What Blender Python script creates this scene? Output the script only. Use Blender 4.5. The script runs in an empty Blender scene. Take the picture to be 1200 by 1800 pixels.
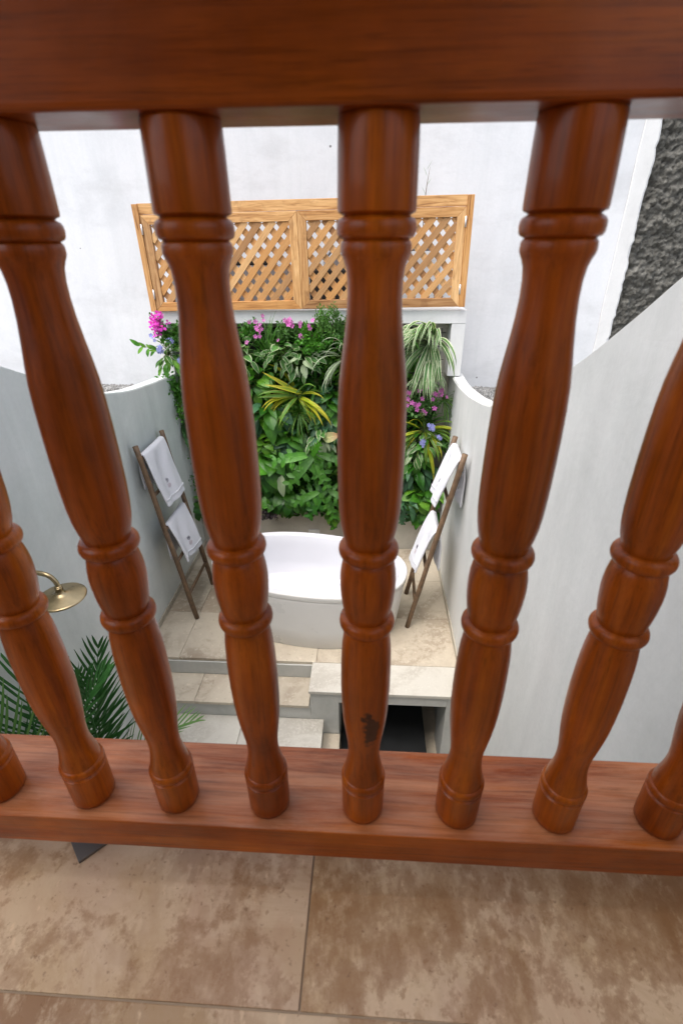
import bpy, bmesh, math, random
from mathutils import Vector, Matrix, noise

random.seed(11)
R = math.radians
sc = bpy.context.scene
col = sc.collection

# ------------------------------------------------------------------ camera
CAM = Vector((-0.004, -0.404, 3.15))          # tub platform is z = 0, rail runs along x
YAW, PITCH, ROLL = R(-3.3577), R(28.7547), R(-0.4551)
fw = Vector((math.sin(YAW) * math.cos(PITCH), math.cos(YAW) * math.cos(PITCH), -math.sin(PITCH)))
rt = Vector((math.cos(YAW), -math.sin(YAW), 0))
up = rt.cross(fw)
rt2 = rt * math.cos(ROLL) + up * math.sin(ROLL)
up2 = -rt * math.sin(ROLL) + up * math.cos(ROLL)
cd = bpy.data.cameras.new('camera')
cam = bpy.data.objects.new('camera', cd)
col.objects.link(cam)
m = Matrix((rt2, up2, -fw)).transposed().to_4x4()
m.translation = CAM
cam.matrix_world = m
cd.sensor_fit = 'VERTICAL'
cd.sensor_height = 36.0
cd.lens = 860.13 / 1800 * 36
cd.clip_start = 0.02
cd.clip_end = 200
cd.dof.use_dof = True
cd.dof.focus_distance = 4.2
cd.dof.aperture_fstop = 8.0
sc.camera = cam

# ------------------------------------------------------------------ light
SUN_EL, SUN_AZ = R(66), R(228)                # azimuth the light comes FROM, clockwise from +y
w = bpy.data.worlds.new('World')
sc.world = w
w.use_nodes = True
nt = w.node_tree
bg = nt.nodes['Background']
sky = nt.nodes.new('ShaderNodeTexSky')
sky.sky_type = 'NISHITA'
sky.sun_disc = False
sky.sun_elevation = SUN_EL
sky.sun_rotation = SUN_AZ
sky.dust_density = 4.0
sky.air_density = 1.0
sky.ozone_density = 1.0
hs = nt.nodes.new('ShaderNodeHueSaturation'); hs.inputs['Saturation'].default_value = .55     # thin overcast
nt.links.new(sky.outputs[0], hs.inputs['Color']); nt.links.new(hs.outputs[0], bg.inputs[0])
bg.inputs[1].default_value = 0.15
sd = bpy.data.lights.new('sun', 'SUN')
sd.energy = 1.0
sd.angle = R(60)
sd.color = (1.0, 0.965, 0.92)
sun = bpy.data.objects.new('sun', sd)
col.objects.link(sun)
sdir = Vector((math.sin(SUN_AZ) * math.cos(SUN_EL), math.cos(SUN_AZ) * math.cos(SUN_EL), math.sin(SUN_EL)))
sun.rotation_euler = sdir.to_track_quat('Z', 'Y').to_euler()
sc.view_settings.view_transform = 'Standard'
sc.view_settings.look = 'None'
sc.view_settings.gamma = 1
sc.view_settings.use_curve_mapping = False
sc.view_settings.exposure = 1.18

# ------------------------------------------------------------------ materials
class N:
    """tiny node helper"""
    def __init__(s, name):
        s.m = bpy.data.materials.new(name); s.m.use_nodes = True
        s.t = s.m.node_tree; s.n = s.t.nodes; s.b = s.n['Principled BSDF']; s.out = s.n['Material Output']
    def add(s, typ, **kw):
        x = s.n.new('ShaderNode' + typ)
        for k, v in kw.items():
            if k[0] == '_': setattr(x, k[1:], v)
            else:
                key = int(k[1:]) if k[0] == 'i' and k[1:].isdigit() else k.replace('__', ' ')
                if isinstance(v, bpy.types.NodeSocket): s.t.links.new(v, x.inputs[key])
                else: x.inputs[key].default_value = v
        return x
    def coord(s, kind='Object', scale=(1, 1, 1), rnd=0.0, loc=(0, 0, 0)):
        tc = s.add('TexCoord'); o = tc.outputs[kind]
        if rnd:
            oi = s.add('ObjectInfo')
            mu = s.add('VectorMath', _operation='SCALE'); cx = s.add('CombineXYZ', i0=oi.outputs['Random'], i1=oi.outputs['Random'], i2=oi.outputs['Random'])
            s.t.links.new(cx.outputs[0], mu.inputs[0]); mu.inputs['Scale'].default_value = rnd
            ad = s.add('VectorMath', _operation='ADD'); s.t.links.new(o, ad.inputs[0]); s.t.links.new(mu.outputs[0], ad.inputs[1]); o = ad.outputs[0]
        mp = s.add('Mapping'); s.t.links.new(o, mp.inputs[0]); mp.inputs['Scale'].default_value = scale; mp.inputs['Location'].default_value = loc
        return mp.outputs[0]
    def noise(s, vec, scale, detail=6, rough=.55, dist=0.0):
        x = s.add('TexNoise', Scale=scale, Detail=detail, Roughness=rough, Distortion=dist); s.t.links.new(vec, x.inputs['Vector']); return x.outputs[0]
    def ramp(s, fac, stops, interp='LINEAR'):
        x = s.add('ValToRGB'); s.t.links.new(fac, x.inputs[0]); e = x.color_ramp; e.interpolation = interp
        while len(e.elements) < len(stops): e.elements.new(.5)
        for el, (p, c) in zip(e.elements, stops):
            el.position = p; el.color = (c if isinstance(c, tuple) else (c, c, c)) + (1,)
        return x.outputs[0]
    def mix(s, fac, a, b, blend='MIX'):
        x = s.add('Mix', _data_type='RGBA', _blend_type=blend)
        for sock, v in ((x.inputs[0], fac), (x.inputs[6], a), (x.inputs[7], b)):
            if isinstance(v, bpy.types.NodeSocket): s.t.links.new(v, sock)
            elif isinstance(v, tuple): sock.default_value = v + (1,)
            else: sock.default_value = v if sock.type == 'VALUE' else (v, v, v, 1)
        return x.outputs[2]
    def math(s, op, a, b=0.0, c=0.0):
        x = s.add('Math', _operation=op)
        for i, v in enumerate((a, b, c)):
            if isinstance(v, bpy.types.NodeSocket): s.t.links.new(v, x.inputs[i])
            else: x.inputs[i].default_value = v
        return x.outputs[0]
    def rnd(s): return s.add('ObjectInfo').outputs['Random']
    def col(s, c):
        if isinstance(c, tuple): s.b.inputs['Base Color'].default_value = c + (1,)
        else: s.t.links.new(c, s.b.inputs['Base Color'])
        return s
    def rough(s, r, spec=.5):
        if isinstance(r, float): s.b.inputs['Roughness'].default_value = r
        else: s.t.links.new(r, s.b.inputs['Roughness'])
        s.b.inputs['Specular IOR Level'].default_value = spec
        return s
    def bump(s, h, strength=.3, dist=.01):
        x = s.add('Bump', Strength=strength, Distance=dist); s.t.links.new(h, x.inputs['Height']); s.t.links.new(x.outputs[0], s.b.inputs['Normal']); return s

def red_wood(name, grain, knot=False, top_sheen=False):
    """varnished reddish hardwood; grain = axis index the fibres run along"""
    k = N(name)
    sc_f = [70, 70, 70]; sc_f[grain] = 2.2
    sc_b = [13, 13, 13]; sc_b[grain] = 1.3
    v1 = k.coord('Object', tuple(sc_f), rnd=7); v2 = k.coord('Object', tuple(sc_b), rnd=3)
    f = k.noise(v1, 3.0, 9, .7, .5); b = k.noise(v2, 1.6, 5, .55, 1.0)
    c = k.ramp(b, [(.25, (.160, .026, .0010)), (.5, (.300, .061, .0024)), (.75, (.43, .110, .0060))])
    streak = k.ramp(f, [(.32, .62), (.5, .98), (.68, 1.14)])
    c = k.mix(1.0, c, streak, 'MULTIPLY')
    v3 = k.coord('Object', (5, 5, 5), rnd=9)
    wear = k.ramp(k.noise(v3, 2.2, 5, .6), [(.35, .82), (.65, 1.16)])
    c = k.mix(1.0, c, wear, 'MULTIPLY')
    pores = k.ramp(k.noise(k.coord('Object', tuple(x * 5 for x in sc_f), rnd=2), 3.0, 2, .5), [(.30, .55), (.40, 1.0)])
    c = k.mix(.55, c, k.mix(1.0, c, pores, 'MULTIPLY'))
    c = k.mix(1.0, c, k.ramp(k.rnd(), [(0, (.84, .80, .78)), (.5, (1, 1, 1)), (1, (1.14, 1.2, 1.2))]), 'MULTIPLY')
    if knot:
        tc = k.add('TexCoord'); sub = k.add('VectorMath', _operation='SUBTRACT'); k.t.links.new(tc.outputs['Object'], sub.inputs[0]); sub.inputs[1].default_value = (.0065, -.0235, .186)
        mp = k.add('Mapping'); k.t.links.new(sub.outputs[0], mp.inputs[0]); mp.inputs['Scale'].default_value = (90, 40, 27); mp.inputs['Rotation'].default_value = (0, .25, 0)
        wv = k.add('TexNoise', Scale=55.0, Detail=3.0); k.t.links.new(tc.outputs['Object'], wv.inputs['Vector'])
        ln = k.add('VectorMath', _operation='LENGTH'); k.t.links.new(mp.outputs[0], ln.inputs[0])
        d = k.math('ADD', ln.outputs['Value'], k.math('MULTIPLY', k.math('SUBTRACT', wv.outputs[0], .5), 2.6))
        c = k.mix(k.ramp(d, [(.62, .88), (.86, 0.0)]), c, (.022, .007, .004))
    if top_sheen:      # reflected sheen painted as pale patches on the bottom rail's upper face
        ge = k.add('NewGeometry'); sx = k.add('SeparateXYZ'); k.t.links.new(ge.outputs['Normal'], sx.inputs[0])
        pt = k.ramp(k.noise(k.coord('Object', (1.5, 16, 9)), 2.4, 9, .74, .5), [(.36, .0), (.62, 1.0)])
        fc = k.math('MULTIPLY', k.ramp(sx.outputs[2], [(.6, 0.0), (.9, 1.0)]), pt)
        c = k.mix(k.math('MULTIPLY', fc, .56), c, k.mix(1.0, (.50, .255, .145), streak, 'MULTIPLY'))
    k.col(c)
    k.rough(k.ramp(k.math('ADD', k.math('MULTIPLY', k.noise(v3, 5.0, 4), .6), k.math('MULTIPLY', f, .4)), [(.35, .28), (.65, .46)]), .22)
    k.b.inputs['Coat Weight'].default_value = .14; k.b.inputs['Coat Roughness'].default_value = .13
    k.bump(k.math('ADD', f, k.math('MULTIPLY', k.noise(v3, 14.0, 3), .8)), .16, .002)
    return k.m

def teak(name, grain=0):
    k = N(name)
    s1 = [14, 14, 14]; s1[grain] = 1.0
    v = k.coord('Object', tuple(s1), rnd=13)
    f = k.noise(v, 3.2, 7, .6, 1.2)
    c = k.ramp(f, [(.30, (.20, .095, .036)), (.42, (.46, .258, .108)), (.56, (.60, .38, .18)), (.75, (.72, .51, .29))])
    tone = k.ramp(k.rnd(), [(0, (.62, .50, .42)), (.3, (.95, .88, .8)), (.65, (1.0, .80, .55)), (1, (1.25, 1.22, 1.15))])
    c = k.mix(1.0, c, tone, 'MULTIPLY')
    v2 = k.coord('Object', (3, 3, 3), rnd=5)
    c = k.mix(k.ramp(k.noise(v2, 2.6, 3), [(.60, 0.0), (.74, .55)]), c, (.22, .095, .034))
    k.col(c); k.rough(.55, .4); k.bump(f, .15, .002)
    return k.m

def plaster(name, c1, c2, c3, scale=1.3, streak=.35, rough=.65, bump=.15, specks=False):
    k = N(name)
    v = k.coord('Object'); v2 = k.coord('Object', (1, 1, .22))
    a = k.noise(v, scale, 8, .62, .5); b = k.noise(v2, scale * 3.2, 6, .6, .2)
    c = k.ramp(a, [(.30, c1), (.5, c2), (.72, c3)])
    c = k.mix(streak, c, k.mix(1.0, c, k.ramp(b, [(.3, .84), (.7, 1.08)]), 'MULTIPLY'))
    fine = k.noise(v, 38, 4, .6)
    c = k.mix(.5, c, k.mix(1.0, c, k.ramp(fine, [(.3, .95), (.7, 1.03)]), 'MULTIPLY'))
    if specks:
        vo = k.add('TexVoronoi', Scale=3.1, Randomness=1.0); k.t.links.new(v, vo.inputs['Vector'])
        wn = k.noise(v, 1.1, 2)
        thr = k.math('MULTIPLY', k.ramp(wn, [(.45, 0.0), (.6, 1.0)]), .034)
        sp = k.math('LESS_THAN', vo.outputs['Distance'], thr)
        c = k.mix(k.math('MULTIPLY', sp, .8), c, (.09, .085, .08))
        patch = k.ramp(k.noise(k.coord('Object', (.7, 1, 1.6), loc=(4, 0, 2)), 1.5, 7, .7), [(.52, 0.0), (.68, .60)])
        c = k.mix(patch, c, (.56, .565, .57))
    drip = k.ramp(k.noise(k.coord('Object', (9, 9, .45)), 1.0, 5, .6, .3), [(.50, 0.0), (.72, .30)])
    c = k.mix(drip, c, k.mix(1.0, c, (.86, .89, .87), 'MULTIPLY'))
    trow = k.noise(k.coord('Object', (2.0, 2.0, 5.5)), 2.2, 5, .65, 1.5)
    k.col(c); k.rough(rough, .3)
    k.bump(k.math('ADD', k.math('MULTIPLY', k.math('ADD', a, trow), .5), k.math('MULTIPLY', fine, .3)), bump, .02)
    return k.m

def travertine(name, light, mid, dark, scale=3.0, rough=.5, stretch=1.0):
    k = N(name)
    v = k.coord('Object', (stretch, 1, 1), rnd=17)
    a = k.noise(v, scale, 9, .68, .6)
    big = k.noise(v, scale * .42, 5, .6, .9)
    c = k.ramp(a, [(.30, mid), (.48, light), (.60, light), (.78, mid)])
    stain = k.ramp(big, [(.47, .05), (.54, .55), (.66, .85)])
    fine = k.noise(v, scale * 6.5, 6, .72)
    st2 = k.math('MULTIPLY', stain, k.ramp(k.math('ADD', k.math('MULTIPLY', fine, .6), k.math('MULTIPLY', a, .4)), [(.44, .10), (.50, 1.0)]))
    c = k.mix(st2, c, dark)
    pits = k.ramp(k.noise(v, scale * 17, 3, .6), [(.62, 0.0), (.70, .55)])
    c = k.mix(pits, c, dark)
    pale = k.ramp(k.noise(v, scale * 11, 3, .5), [(.64, 0.0), (.70, .5)])
    c = k.mix(pale, c, tuple(min(1, x * 1.25) for x in light))
    if stretch != 1.0:
        ochre = k.ramp(k.noise(k.coord('Object', (1, 1, 1), rnd=29), scale * .9, 7, .7, 1.2), [(.48, 0.0), (.58, .50)])
        c = k.mix(ochre, c, (.38, .24, .11))
        rose = k.ramp(k.noise(k.coord('Object', (1, 1, 1), rnd=41), scale * .6, 6, .65, .5), [(.50, 0.0), (.64, .35)])
        c = k.mix(rose, c, (.50, .36, .30))
        rn = k.math('ADD', k.math('MULTIPLY', k.noise(k.coord('Object', (1.15, .9, 1), rnd=61), scale * .7, 9, .70, .25), .75), k.math('MULTIPLY', k.noise(k.coord('Object', (1, 1, 1), rnd=7), scale * 9, 6, .75), .25))
        rust = k.math('MULTIPLY', k.ramp(rn, [(.482, 0.0), (.506, .50), (.59, .90)]), k.ramp(fine, [(.36, .30), (.52, .95)]))
        c = k.mix(rust, c, (.25, .125, .050))
        dots = k.ramp(k.noise(k.coord('Object', (1, 1, 1), rnd=3), scale * 30, 4, .6), [(.64, 0.0), (.70, .6)])
        c = k.mix(dots, c, (.20, .11, .055))
    tone = k.ramp(k.rnd(), [(0, .90), (1, 1.06)])
    c = k.mix(1.0, c, tone, 'MULTIPLY')
    k.col(c); k.rough(k.ramp(a, [(.3, rough - .1), (.7, rough + .12)]), .45); k.bump(k.math('SUBTRACT', a, pits), .18, .004)
    return k.m

def plain(name, c, rough=.5, metal=0.0, var=.12, scale=9.0, bump=.05, spec=.5):
    k = N(name); v = k.coord('Object', rnd=3)
    a = k.noise(v, scale, 6, .6)
    k.col(k.mix(1.0, c, k.ramp(a, [(.3, 1 - var), (.7, 1 + var)]), 'MULTIPLY'))
    k.rough(k.ramp(a, [(.3, max(.02, rough - .08)), (.7, min(1., rough + .08))]), spec)
    k.b.inputs['Metallic'].default_value = metal
    k.bump(a, bump, .004)
    return k.m

def leafmat(name, c1, c2, edge=None, ew=.3, stripe=None, sw=.2, rough=.38, trans=.25, tip=None):
    k = N(name)
    v = k.coord('Object', rnd=5)
    n = k.noise(v, 3.0, 4, .6)
    c = k.mix(k.ramp(n, [(.3, 0.0), (.7, 1.0)]), c1, c2)
    c = k.mix(1.0, c, k.ramp(k.rnd(), [(0, .72), (.6, 1.0), (1, 1.35)]), 'MULTIPLY')
    uv = k.add('TexCoord').outputs['UV']; sx = k.add('SeparateXYZ'); k.t.links.new(uv, sx.inputs[0])
    au = k.math('MULTIPLY', k.math('ABSOLUTE', k.math('SUBTRACT', sx.outputs[0], .5)), 2.0)
    wob = k.math('MULTIPLY', k.math('SUBTRACT', k.noise(v, 9, 3), .5), .35)
    aw = k.math('ADD', au, wob)
    if edge: c = k.mix(k.ramp(aw, [(1 - ew - .05, 0.0), (1 - ew + .05, 1.0)]), c, edge)
    if stripe: c = k.mix(k.ramp(aw, [(sw - .06, 1.0), (sw + .06, 0.0)]), c, stripe)
    if tip: c = k.mix(k.ramp(k.math('ADD', sx.outputs[1], wob), [(.35, 0.0), (.95, 1.0)]), c, tip)
    vein = k.math('ABSOLUTE', k.math('SINE', k.math('MULTIPLY', k.math('ADD', sx.outputs[1], k.math('MULTIPLY', au, -.35)), 30.0)))
    mid = k.ramp(au, [(.0, 0.0), (.10, 1.0)])
    hgt = k.math('MULTIPLY', k.ramp(vein, [(.0, .4), (.35, 1.0)]), mid)
    c = k.mix(k.math('SUBTRACT', 1.0, hgt), c, k.mix(1.0, c, (1.45, 1.35, 1.3), 'MULTIPLY'))
    k.col(c); k.rough(rough, .45); k.bump(hgt, .35, .004)
    if trans:
        tr = k.add('BsdfTranslucent'); k.t.links.new(k.mix(1.0, c, (1.1, 1.25, .6), 'MULTIPLY'), tr.inputs[0])
        mx = k.add('MixShader', i0=trans); k.t.links.new(k.b.outputs[0], mx.inputs[1]); k.t.links.new(tr.outputs[0], mx.inputs[2]); k.t.links.new(mx.outputs[0], k.out.inputs[0])
    return k.m

M = {}
M['baluster'] = red_wood('varnished_wood_upright', 2)
M['baluster_knot'] = red_wood('varnished_wood_upright_knot', 2, True)
M['rail'] = red_wood('varnished_wood_level', 0)
M['sill'] = red_wood('varnished_wood_top_sheen', 0, False, True)
M['ceiling_wood'] = teak('ceiling_boards', 0)
M['cladding'] = plain('warm_clay_wall', (.34, .20, .11), .8)
M['teak_x'] = teak('teak_level', 0)
M['teak_z'] = teak('teak_upright', 2)
M['wall_green'] = plaster('pale_cement_plaster', (.53, .57, .55), (.64, .67, .65), (.71, .72, .705), 1.1, .8, .6, .12)
M['wall_cream'] = plaster('pale_cream_plaster', (.60, .61, .59), (.69, .695, .675), (.74, .735, .715), 1.1, .7, .6, .12)
M['wall_white'] = plaster('white_limewash', (.60, .615, .63), (.70, .71, .725), (.74, .745, .755), .9, .35, .75, .16, True)
M['frame_white'] = plaster('off_white_plaster', (.66, .66, .645), (.73, .73, .715), (.77, .765, .75), 2.0, .3, .7, .15)
M['wall_beige'] = plaster('beige_plaster', (.36, .345, .30), (.44, .42, .37), (.50, .48, .43), 2.0, .4, .7, .15)
M['riser'] = plaster('grey_riser_plaster', (.40, .405, .375), (.48, .48, .45), (.54, .535, .505), 2.5, .3, .65, .12)
M['trav_bath'] = travertine('bath_travertine', (.54, .475, .375), (.45, .38, .295), (.30, .235, .17), 2.6, .5)
M['trav_edge'] = travertine('pale_travertine', (.56, .535, .475), (.50, .47, .41), (.41, .375, .32), 6.0, .55)
M['trav_balcony'] = travertine('balcony_travertine', (.60, .455, .30), (.50, .335, .215), (.27, .15, .065), 3.4, .42, 1.7)
M['grout'] = plain('grout', (.34, .265, .185), .8)
M['tub'] = plain('white_acrylic', (.64, .645, .685), .16, 0, .015, 4, .01)
M['tub_out'] = plain('white_acrylic_outer', (.66, .65, .63), .32, 0, .03, 5, .02)
M['pole'] = plain('brown_pole', (.13, .078, .042), .6, 0, .45, 16, .3)
M['towel'] = plain('white_terry', (.66, .666, .705), .95, 0, .05, 160, .9, .1)
M['thread_dark'] = plain('dark_thread', (.06, .045, .075), .7)
M['thread_pale'] = plain('pale_thread', (.50, .42, .45), .7)
M['brass'] = plain('aged_brass', (.42, .33, .19), .32, 1.0, .2, 14, .05)
M['steel'] = plain('grey_steel', (.16, .155, .15), .45, .6, .1)
M['hinge'] = plain('hinge_steel', (.62, .62, .62), .35, .7, .1)
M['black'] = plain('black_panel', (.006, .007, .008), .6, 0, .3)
M['black_felt'] = plain('black_felt', (.012, .013, .010), .9, 0, .4, 30, .3)
M['wire'] = plain('dark_wire', (.05, .05, .05), .5, .3)
M['utility'] = plain('grey_plastic', (.20, .20, .215), .5, 0, .15)
M['plate'] = plain('white_plastic_plate', (.60, .605, .60), .4)
M['soil'] = plain('soil', (.06, .045, .03), .9, 0, .4, 30, .4)
M['stem'] = plain('green_stem', (.09, .13, .035), .6)
M['woody'] = plain('woody_stem', (.13, .08, .045), .8)
M['skirting'] = travertine('skirting_stone', (.50, .46, .38), (.43, .38, .30), (.33, .28, .21), 4, .55)
M['ceiling'] = plaster('ceiling_white', (.70, .69, .67), (.75, .74, .72), (.78, .77, .75), 1, .2, .8, .1)
G1, G2 = (.020, .085, .010), (.045, .150, .018)
M['lf_dark'] = leafmat('leaf_dark', (.013, .075, .007), (.032, .13, .013), rough=.30)
M['lf_green'] = leafmat('leaf_green', (.030, .135, .010), (.075, .24, .018), rough=.40)
M['lf_bright'] = leafmat('leaf_bright', (.075, .235, .014), (.15, .33, .03), rough=.34)
M['lf_blue'] = leafmat('leaf_bluish', (.035, .12, .05), (.07, .17, .08), rough=.4)
M['lf_varieg'] = leafmat('leaf_cream_edge', (.05, .16, .03), (.10, .24, .055), edge=(.48, .55, .33), ew=.24)
M['lf_spider'] = leafmat('leaf_striped', (.055, .17, .035), (.10, .23, .06), edge=(.56, .61, .42), ew=.42, rough=.42)
M['lf_silver'] = leafmat('leaf_silver', (.30, .36, .24), (.42, .47, .33), stripe=(.07, .17, .05), sw=.22, rough=.45)
M['lf_yellow'] = leafmat('leaf_yellow', (.17, .28, .012), (.33, .40, .02), edge=(.50, .48, .035), ew=.38, tip=(.50, .42, .03))
M['lf_strap'] = leafmat('leaf_strap', (.05, .16, .015), (.12, .25, .03), edge=(.30, .34, .05), ew=.22)
M['lf_pale'] = leafmat('leaf_pale', (.24, .33, .18), (.33, .40, .25), rough=.5)
M['lf_brown'] = leafmat('leaf_browning', (.24, .30, .12), (.36, .36, .17), tip=(.42, .20, .10))
M['lf_purple'] = leafmat('leaf_purple', (.022, .020, .022), (.055, .035, .045), rough=.4)
M['lf_palm'] = leafmat('leaf_palm', (.022, .105, .024), (.05, .17, .04), rough=.34)
M['lf_palm_light'] = leafmat('leaf_palm_light', (.08, .20, .045), (.15, .28, .07), rough=.42)
M['lf_fine'] = leafmat('leaf_fine', (.05, .15, .025), (.10, .22, .045), rough=.5)
M['fl_magenta'] = leafmat('petal_magenta', (.62, .035, .50), (.78, .10, .66), rough=.6, trans=.35)
M['fl_pink'] = leafmat('petal_pink', (.55, .08, .42), (.68, .22, .58), rough=.6, trans=.35)
M['fl_blue'] = leafmat('petal_blue', (.26, .27, .72), (.42, .44, .84), rough=.6, trans=.3)
M['fl_eye'] = plain('flower_eye', (.75, .70, .62), .6)

# ------------------------------------------------------------------ builders
def link(name, me, parent=None, mats=None):
    o = bpy.data.objects.new(name, me); col.objects.link(o)
    if parent is not None: o.parent = parent
    return o

def tag(o, label=None, cat=None, group=None, kind=None):
    for k, v in (('label', label), ('category', cat), ('group', group), ('kind', kind)):
        if v: o[k] = v
    return o

def thing(name, label, cat, loc=(0, 0, 0), group=None):
    o = bpy.data.objects.new(name, None); o.empty_display_size = .1
    col.objects.link(o); o.location = loc
    return tag(o, label, cat, group)

def from_bm(name, bm, mat, parent=None, smooth=False):
    me = bpy.data.meshes.new(name); bm.normal_update(); bm.to_mesh(me); bm.free()
    if smooth: me.polygons.foreach_set('use_smooth', [True] * len(me.polygons))
    me.materials.append(M[mat] if isinstance(mat, str) else mat)
    return link(name, me, parent)

def from_py(name, v, f, mat, parent=None, smooth=True, uvs=None):
    me = bpy.data.meshes.new(name); me.from_pydata(v, [], f); me.update()
    if smooth: me.polygons.foreach_set('use_smooth', [True] * len(me.polygons))
    if uvs:
        ul = me.uv_layers.new(name='UVMap')
        for l in me.loops: ul.data[l.index].uv = uvs[l.vertex_index]
    if mat: me.materials.append(M[mat])
    return me if parent == 'MESH' else link(name, me, parent)

def box_bm(x0, x1, y0, y1, z0, z1, bev=0.0, seg=2):
    bm = bmesh.new(); bmesh.ops.create_cube(bm, size=1)
    bmesh.ops.scale(bm, vec=(x1 - x0, y1 - y0, z1 - z0), verts=bm.verts)
    bmesh.ops.translate(bm, vec=((x0 + x1) / 2, (y0 + y1) / 2, (z0 + z1) / 2), verts=bm.verts)
    if bev: bmesh.ops.bevel(bm, geom=bm.edges[:], offset=bev, segments=seg, affect='EDGES', profile=.6)
    return bm

def box(name, x0, x1, y0, y1, z0, z1, mat, parent=None, bev=.003, seg=2):
    p = Vector((0, 0, 0))
    if parent is not None: p = parent.location
    # origin at the box centre so each piece has its own texture space
    c = Vector(((x0 + x1) / 2, (y0 + y1) / 2, (z0 + z1) / 2))
    o = from_bm(name, box_bm(x0 - c.x, x1 - c.x, y0 - c.y, y1 - c.y, z0 - c.z, z1 - c.z, bev, seg), mat, parent)
    o.location = c - p
    return o

def lathe_me(name, prof, seg=40):
    v, f = [], []
    # split the rows at sharp turns so grooves keep a crisp edge
    q = [prof[0]]
    for i in range(1, len(prof) - 1):
        a = Vector(prof[i]) - Vector(prof[i - 1]); b = Vector(prof[i + 1]) - Vector(prof[i])
        q.append(prof[i])
        if a.length and b.length and a.angle(b) > .85: q.append(prof[i])
    prof = q + [prof[-1]]
    for r, z in prof:
        for k in range(seg):
            a = 2 * math.pi * k / seg; v.append((r * math.cos(a), r * math.sin(a), z))
    for i in range(len(prof) - 1):
        if prof[i] == prof[i + 1]: continue
        for k in range(seg):
            a, b = i * seg + k, i * seg + (k + 1) % seg
            f.append((a, b, b + seg, a + seg))
    f.append(tuple(reversed(range(seg)))); n = (len(prof) - 1) * seg; f.append(tuple(range(n, n + seg)))
    me = bpy.data.meshes.new(name); me.from_pydata(v, [], f); me.update()
    me.polygons.foreach_set('use_smooth', [True] * len(me.polygons))
    return me

def tube_geo(pts, rad, seg=8, v=None, f=None):
    v = [] if v is None else v; f = [] if f is None else f
    pts = [Vector(p) for p in pts]; n = len(pts); b0 = len(v); prev = None
    for i, p in enumerate(pts):
        d = (pts[min(i + 1, n - 1)] - pts[max(i - 1, 0)]).normalized()
        a = Vector((0, 0, 1)) if abs(d.z) < .9 else Vector((1, 0, 0))
        if prev is not None: a = prev
        s = d.cross(a).normalized(); t = s.cross(d).normalized(); prev = t
        r = rad[i] if isinstance(rad, (list, tuple)) else rad
        for k in range(seg):
            g = 2 * math.pi * k / seg; v.append(tuple(p + s * r * math.cos(g) + t * r * math.sin(g)))
    for i in range(n - 1):
        for k in range(seg):
            a, b = b0 + i * seg + k, b0 + i * seg + (k + 1) % seg
            f.append((a, b, b + seg, a + seg))
    f.append(tuple(b0 + k for k in reversed(range(seg)))); f.append(tuple(b0 + (n - 1) * seg + k for k in range(seg)))
    return v, f

def tube(name, pts, rad, mat, parent=None, seg=8):
    v, f = tube_geo(pts, rad, seg)
    return from_py(name, v, f, mat, parent)

def spline(pts, n=8):
    """Catmull-Rom through 2-tuples or Vectors"""
    P = [Vector(p) for p in pts]; out = []
    for i in range(len(P) - 1):
        a, b, c, d = P[max(i - 1, 0)], P[i], P[i + 1], P[min(i + 2, len(P) - 1)]
        for k in range(n):
            t = k / n
            out.append(.5 * ((2 * b) + (c - a) * t + (2 * a - 5 * b + 4 * c - d) * t * t + (3 * b - a - 3 * c + d) * t ** 3))
    out.append(P[-1]); return out

# ------------------------------------------------------------------ the railing in front
Z0 = 2.4616                       # top of bottom rail
HR = Z0 + .761                    # underside of handrail
S = .13
rail = thing('wooden_railing', 'varnished red brown wooden railing with turned balusters across the foreground', 'railing', (0, 0, Z0))
hb = box('handrail', -1.925, .795, -.0316, .0303, HR, HR + .092, 'rail', rail, .004, 3)
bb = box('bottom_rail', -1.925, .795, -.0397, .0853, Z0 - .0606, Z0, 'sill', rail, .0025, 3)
prof = [(.0255, 0), (.0277, .0025), (.0280, .012), (.0282, .050), (.0284, .0605), (.0270, .0615), (.0258, .0630), (.0270, .0642), (.0282, .0662), (.0288, .0690), (.0285, .0725), (.0272, .0755), (.0252, .0768), (.0250, .0790), (.0243, .087), (.0220, .098), (.0202, .110), (.0196, .123), (.0204, .138), (.0226, .155), (.0247, .172), (.0264, .190), (.0276, .213), (.0282, .240), (.0279, .272), (.0273, .290), (.0263, .306), (.0248, .3185), (.0233, .3255), (.0224, .3276), (.0256, .3286), (.0276, .3300), (.0288, .3330), (.0292, .3358), (.0287, .3390), (.0274, .3414), (.0254, .3428), (.0224, .3438), (.0236, .3465), (.0254, .355), (.0271, .368), (.0281, .382), (.0282, .390), (.0274, .401), (.0258, .4105), (.0240, .4160), (.0226, .4178), (.0256, .4188), (.0276, .4203), (.0289, .4232), (.0293, .4260), (.0288, .4292), (.0275, .4316), (.0254, .4330), (.0222, .4340), (.0234, .4385), (.0254, .4465), (.0273, .4575), (.0286, .4720), (.0293, .492), (.0295, .520), (.0293, .545), (.0287, .568), (.0276, .588), (.0258, .604), (.0236, .620), (.0216, .637), (.0206, .652), (.0207, .664), (.0217, .6725), (.0234, .6775), (.0250, .6808), (.0257, .6832), (.0255, .6882), (.0246, .6898), (.0234, .6906), (.0250, .6914), (.0270, .6924), (.0280, .6945), (.0284, .6978), (.0281, .7010), (.0270, .7031), (.0250, .7043), (.0232, .7053), (.0250, .7064), (.0272, .7074), (.0276, .7095), (.0275, .725), (.0272, .745), (.0268, .759), (.0262, .7615)]
bal = lathe_me('baluster', prof, 44)
bal.materials.append(M['baluster'])
DX = {-3: .03, -2: -.016, -1: -.014, 0: -.012, 1: -.019, 2: -.006, 3: .046}
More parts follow.
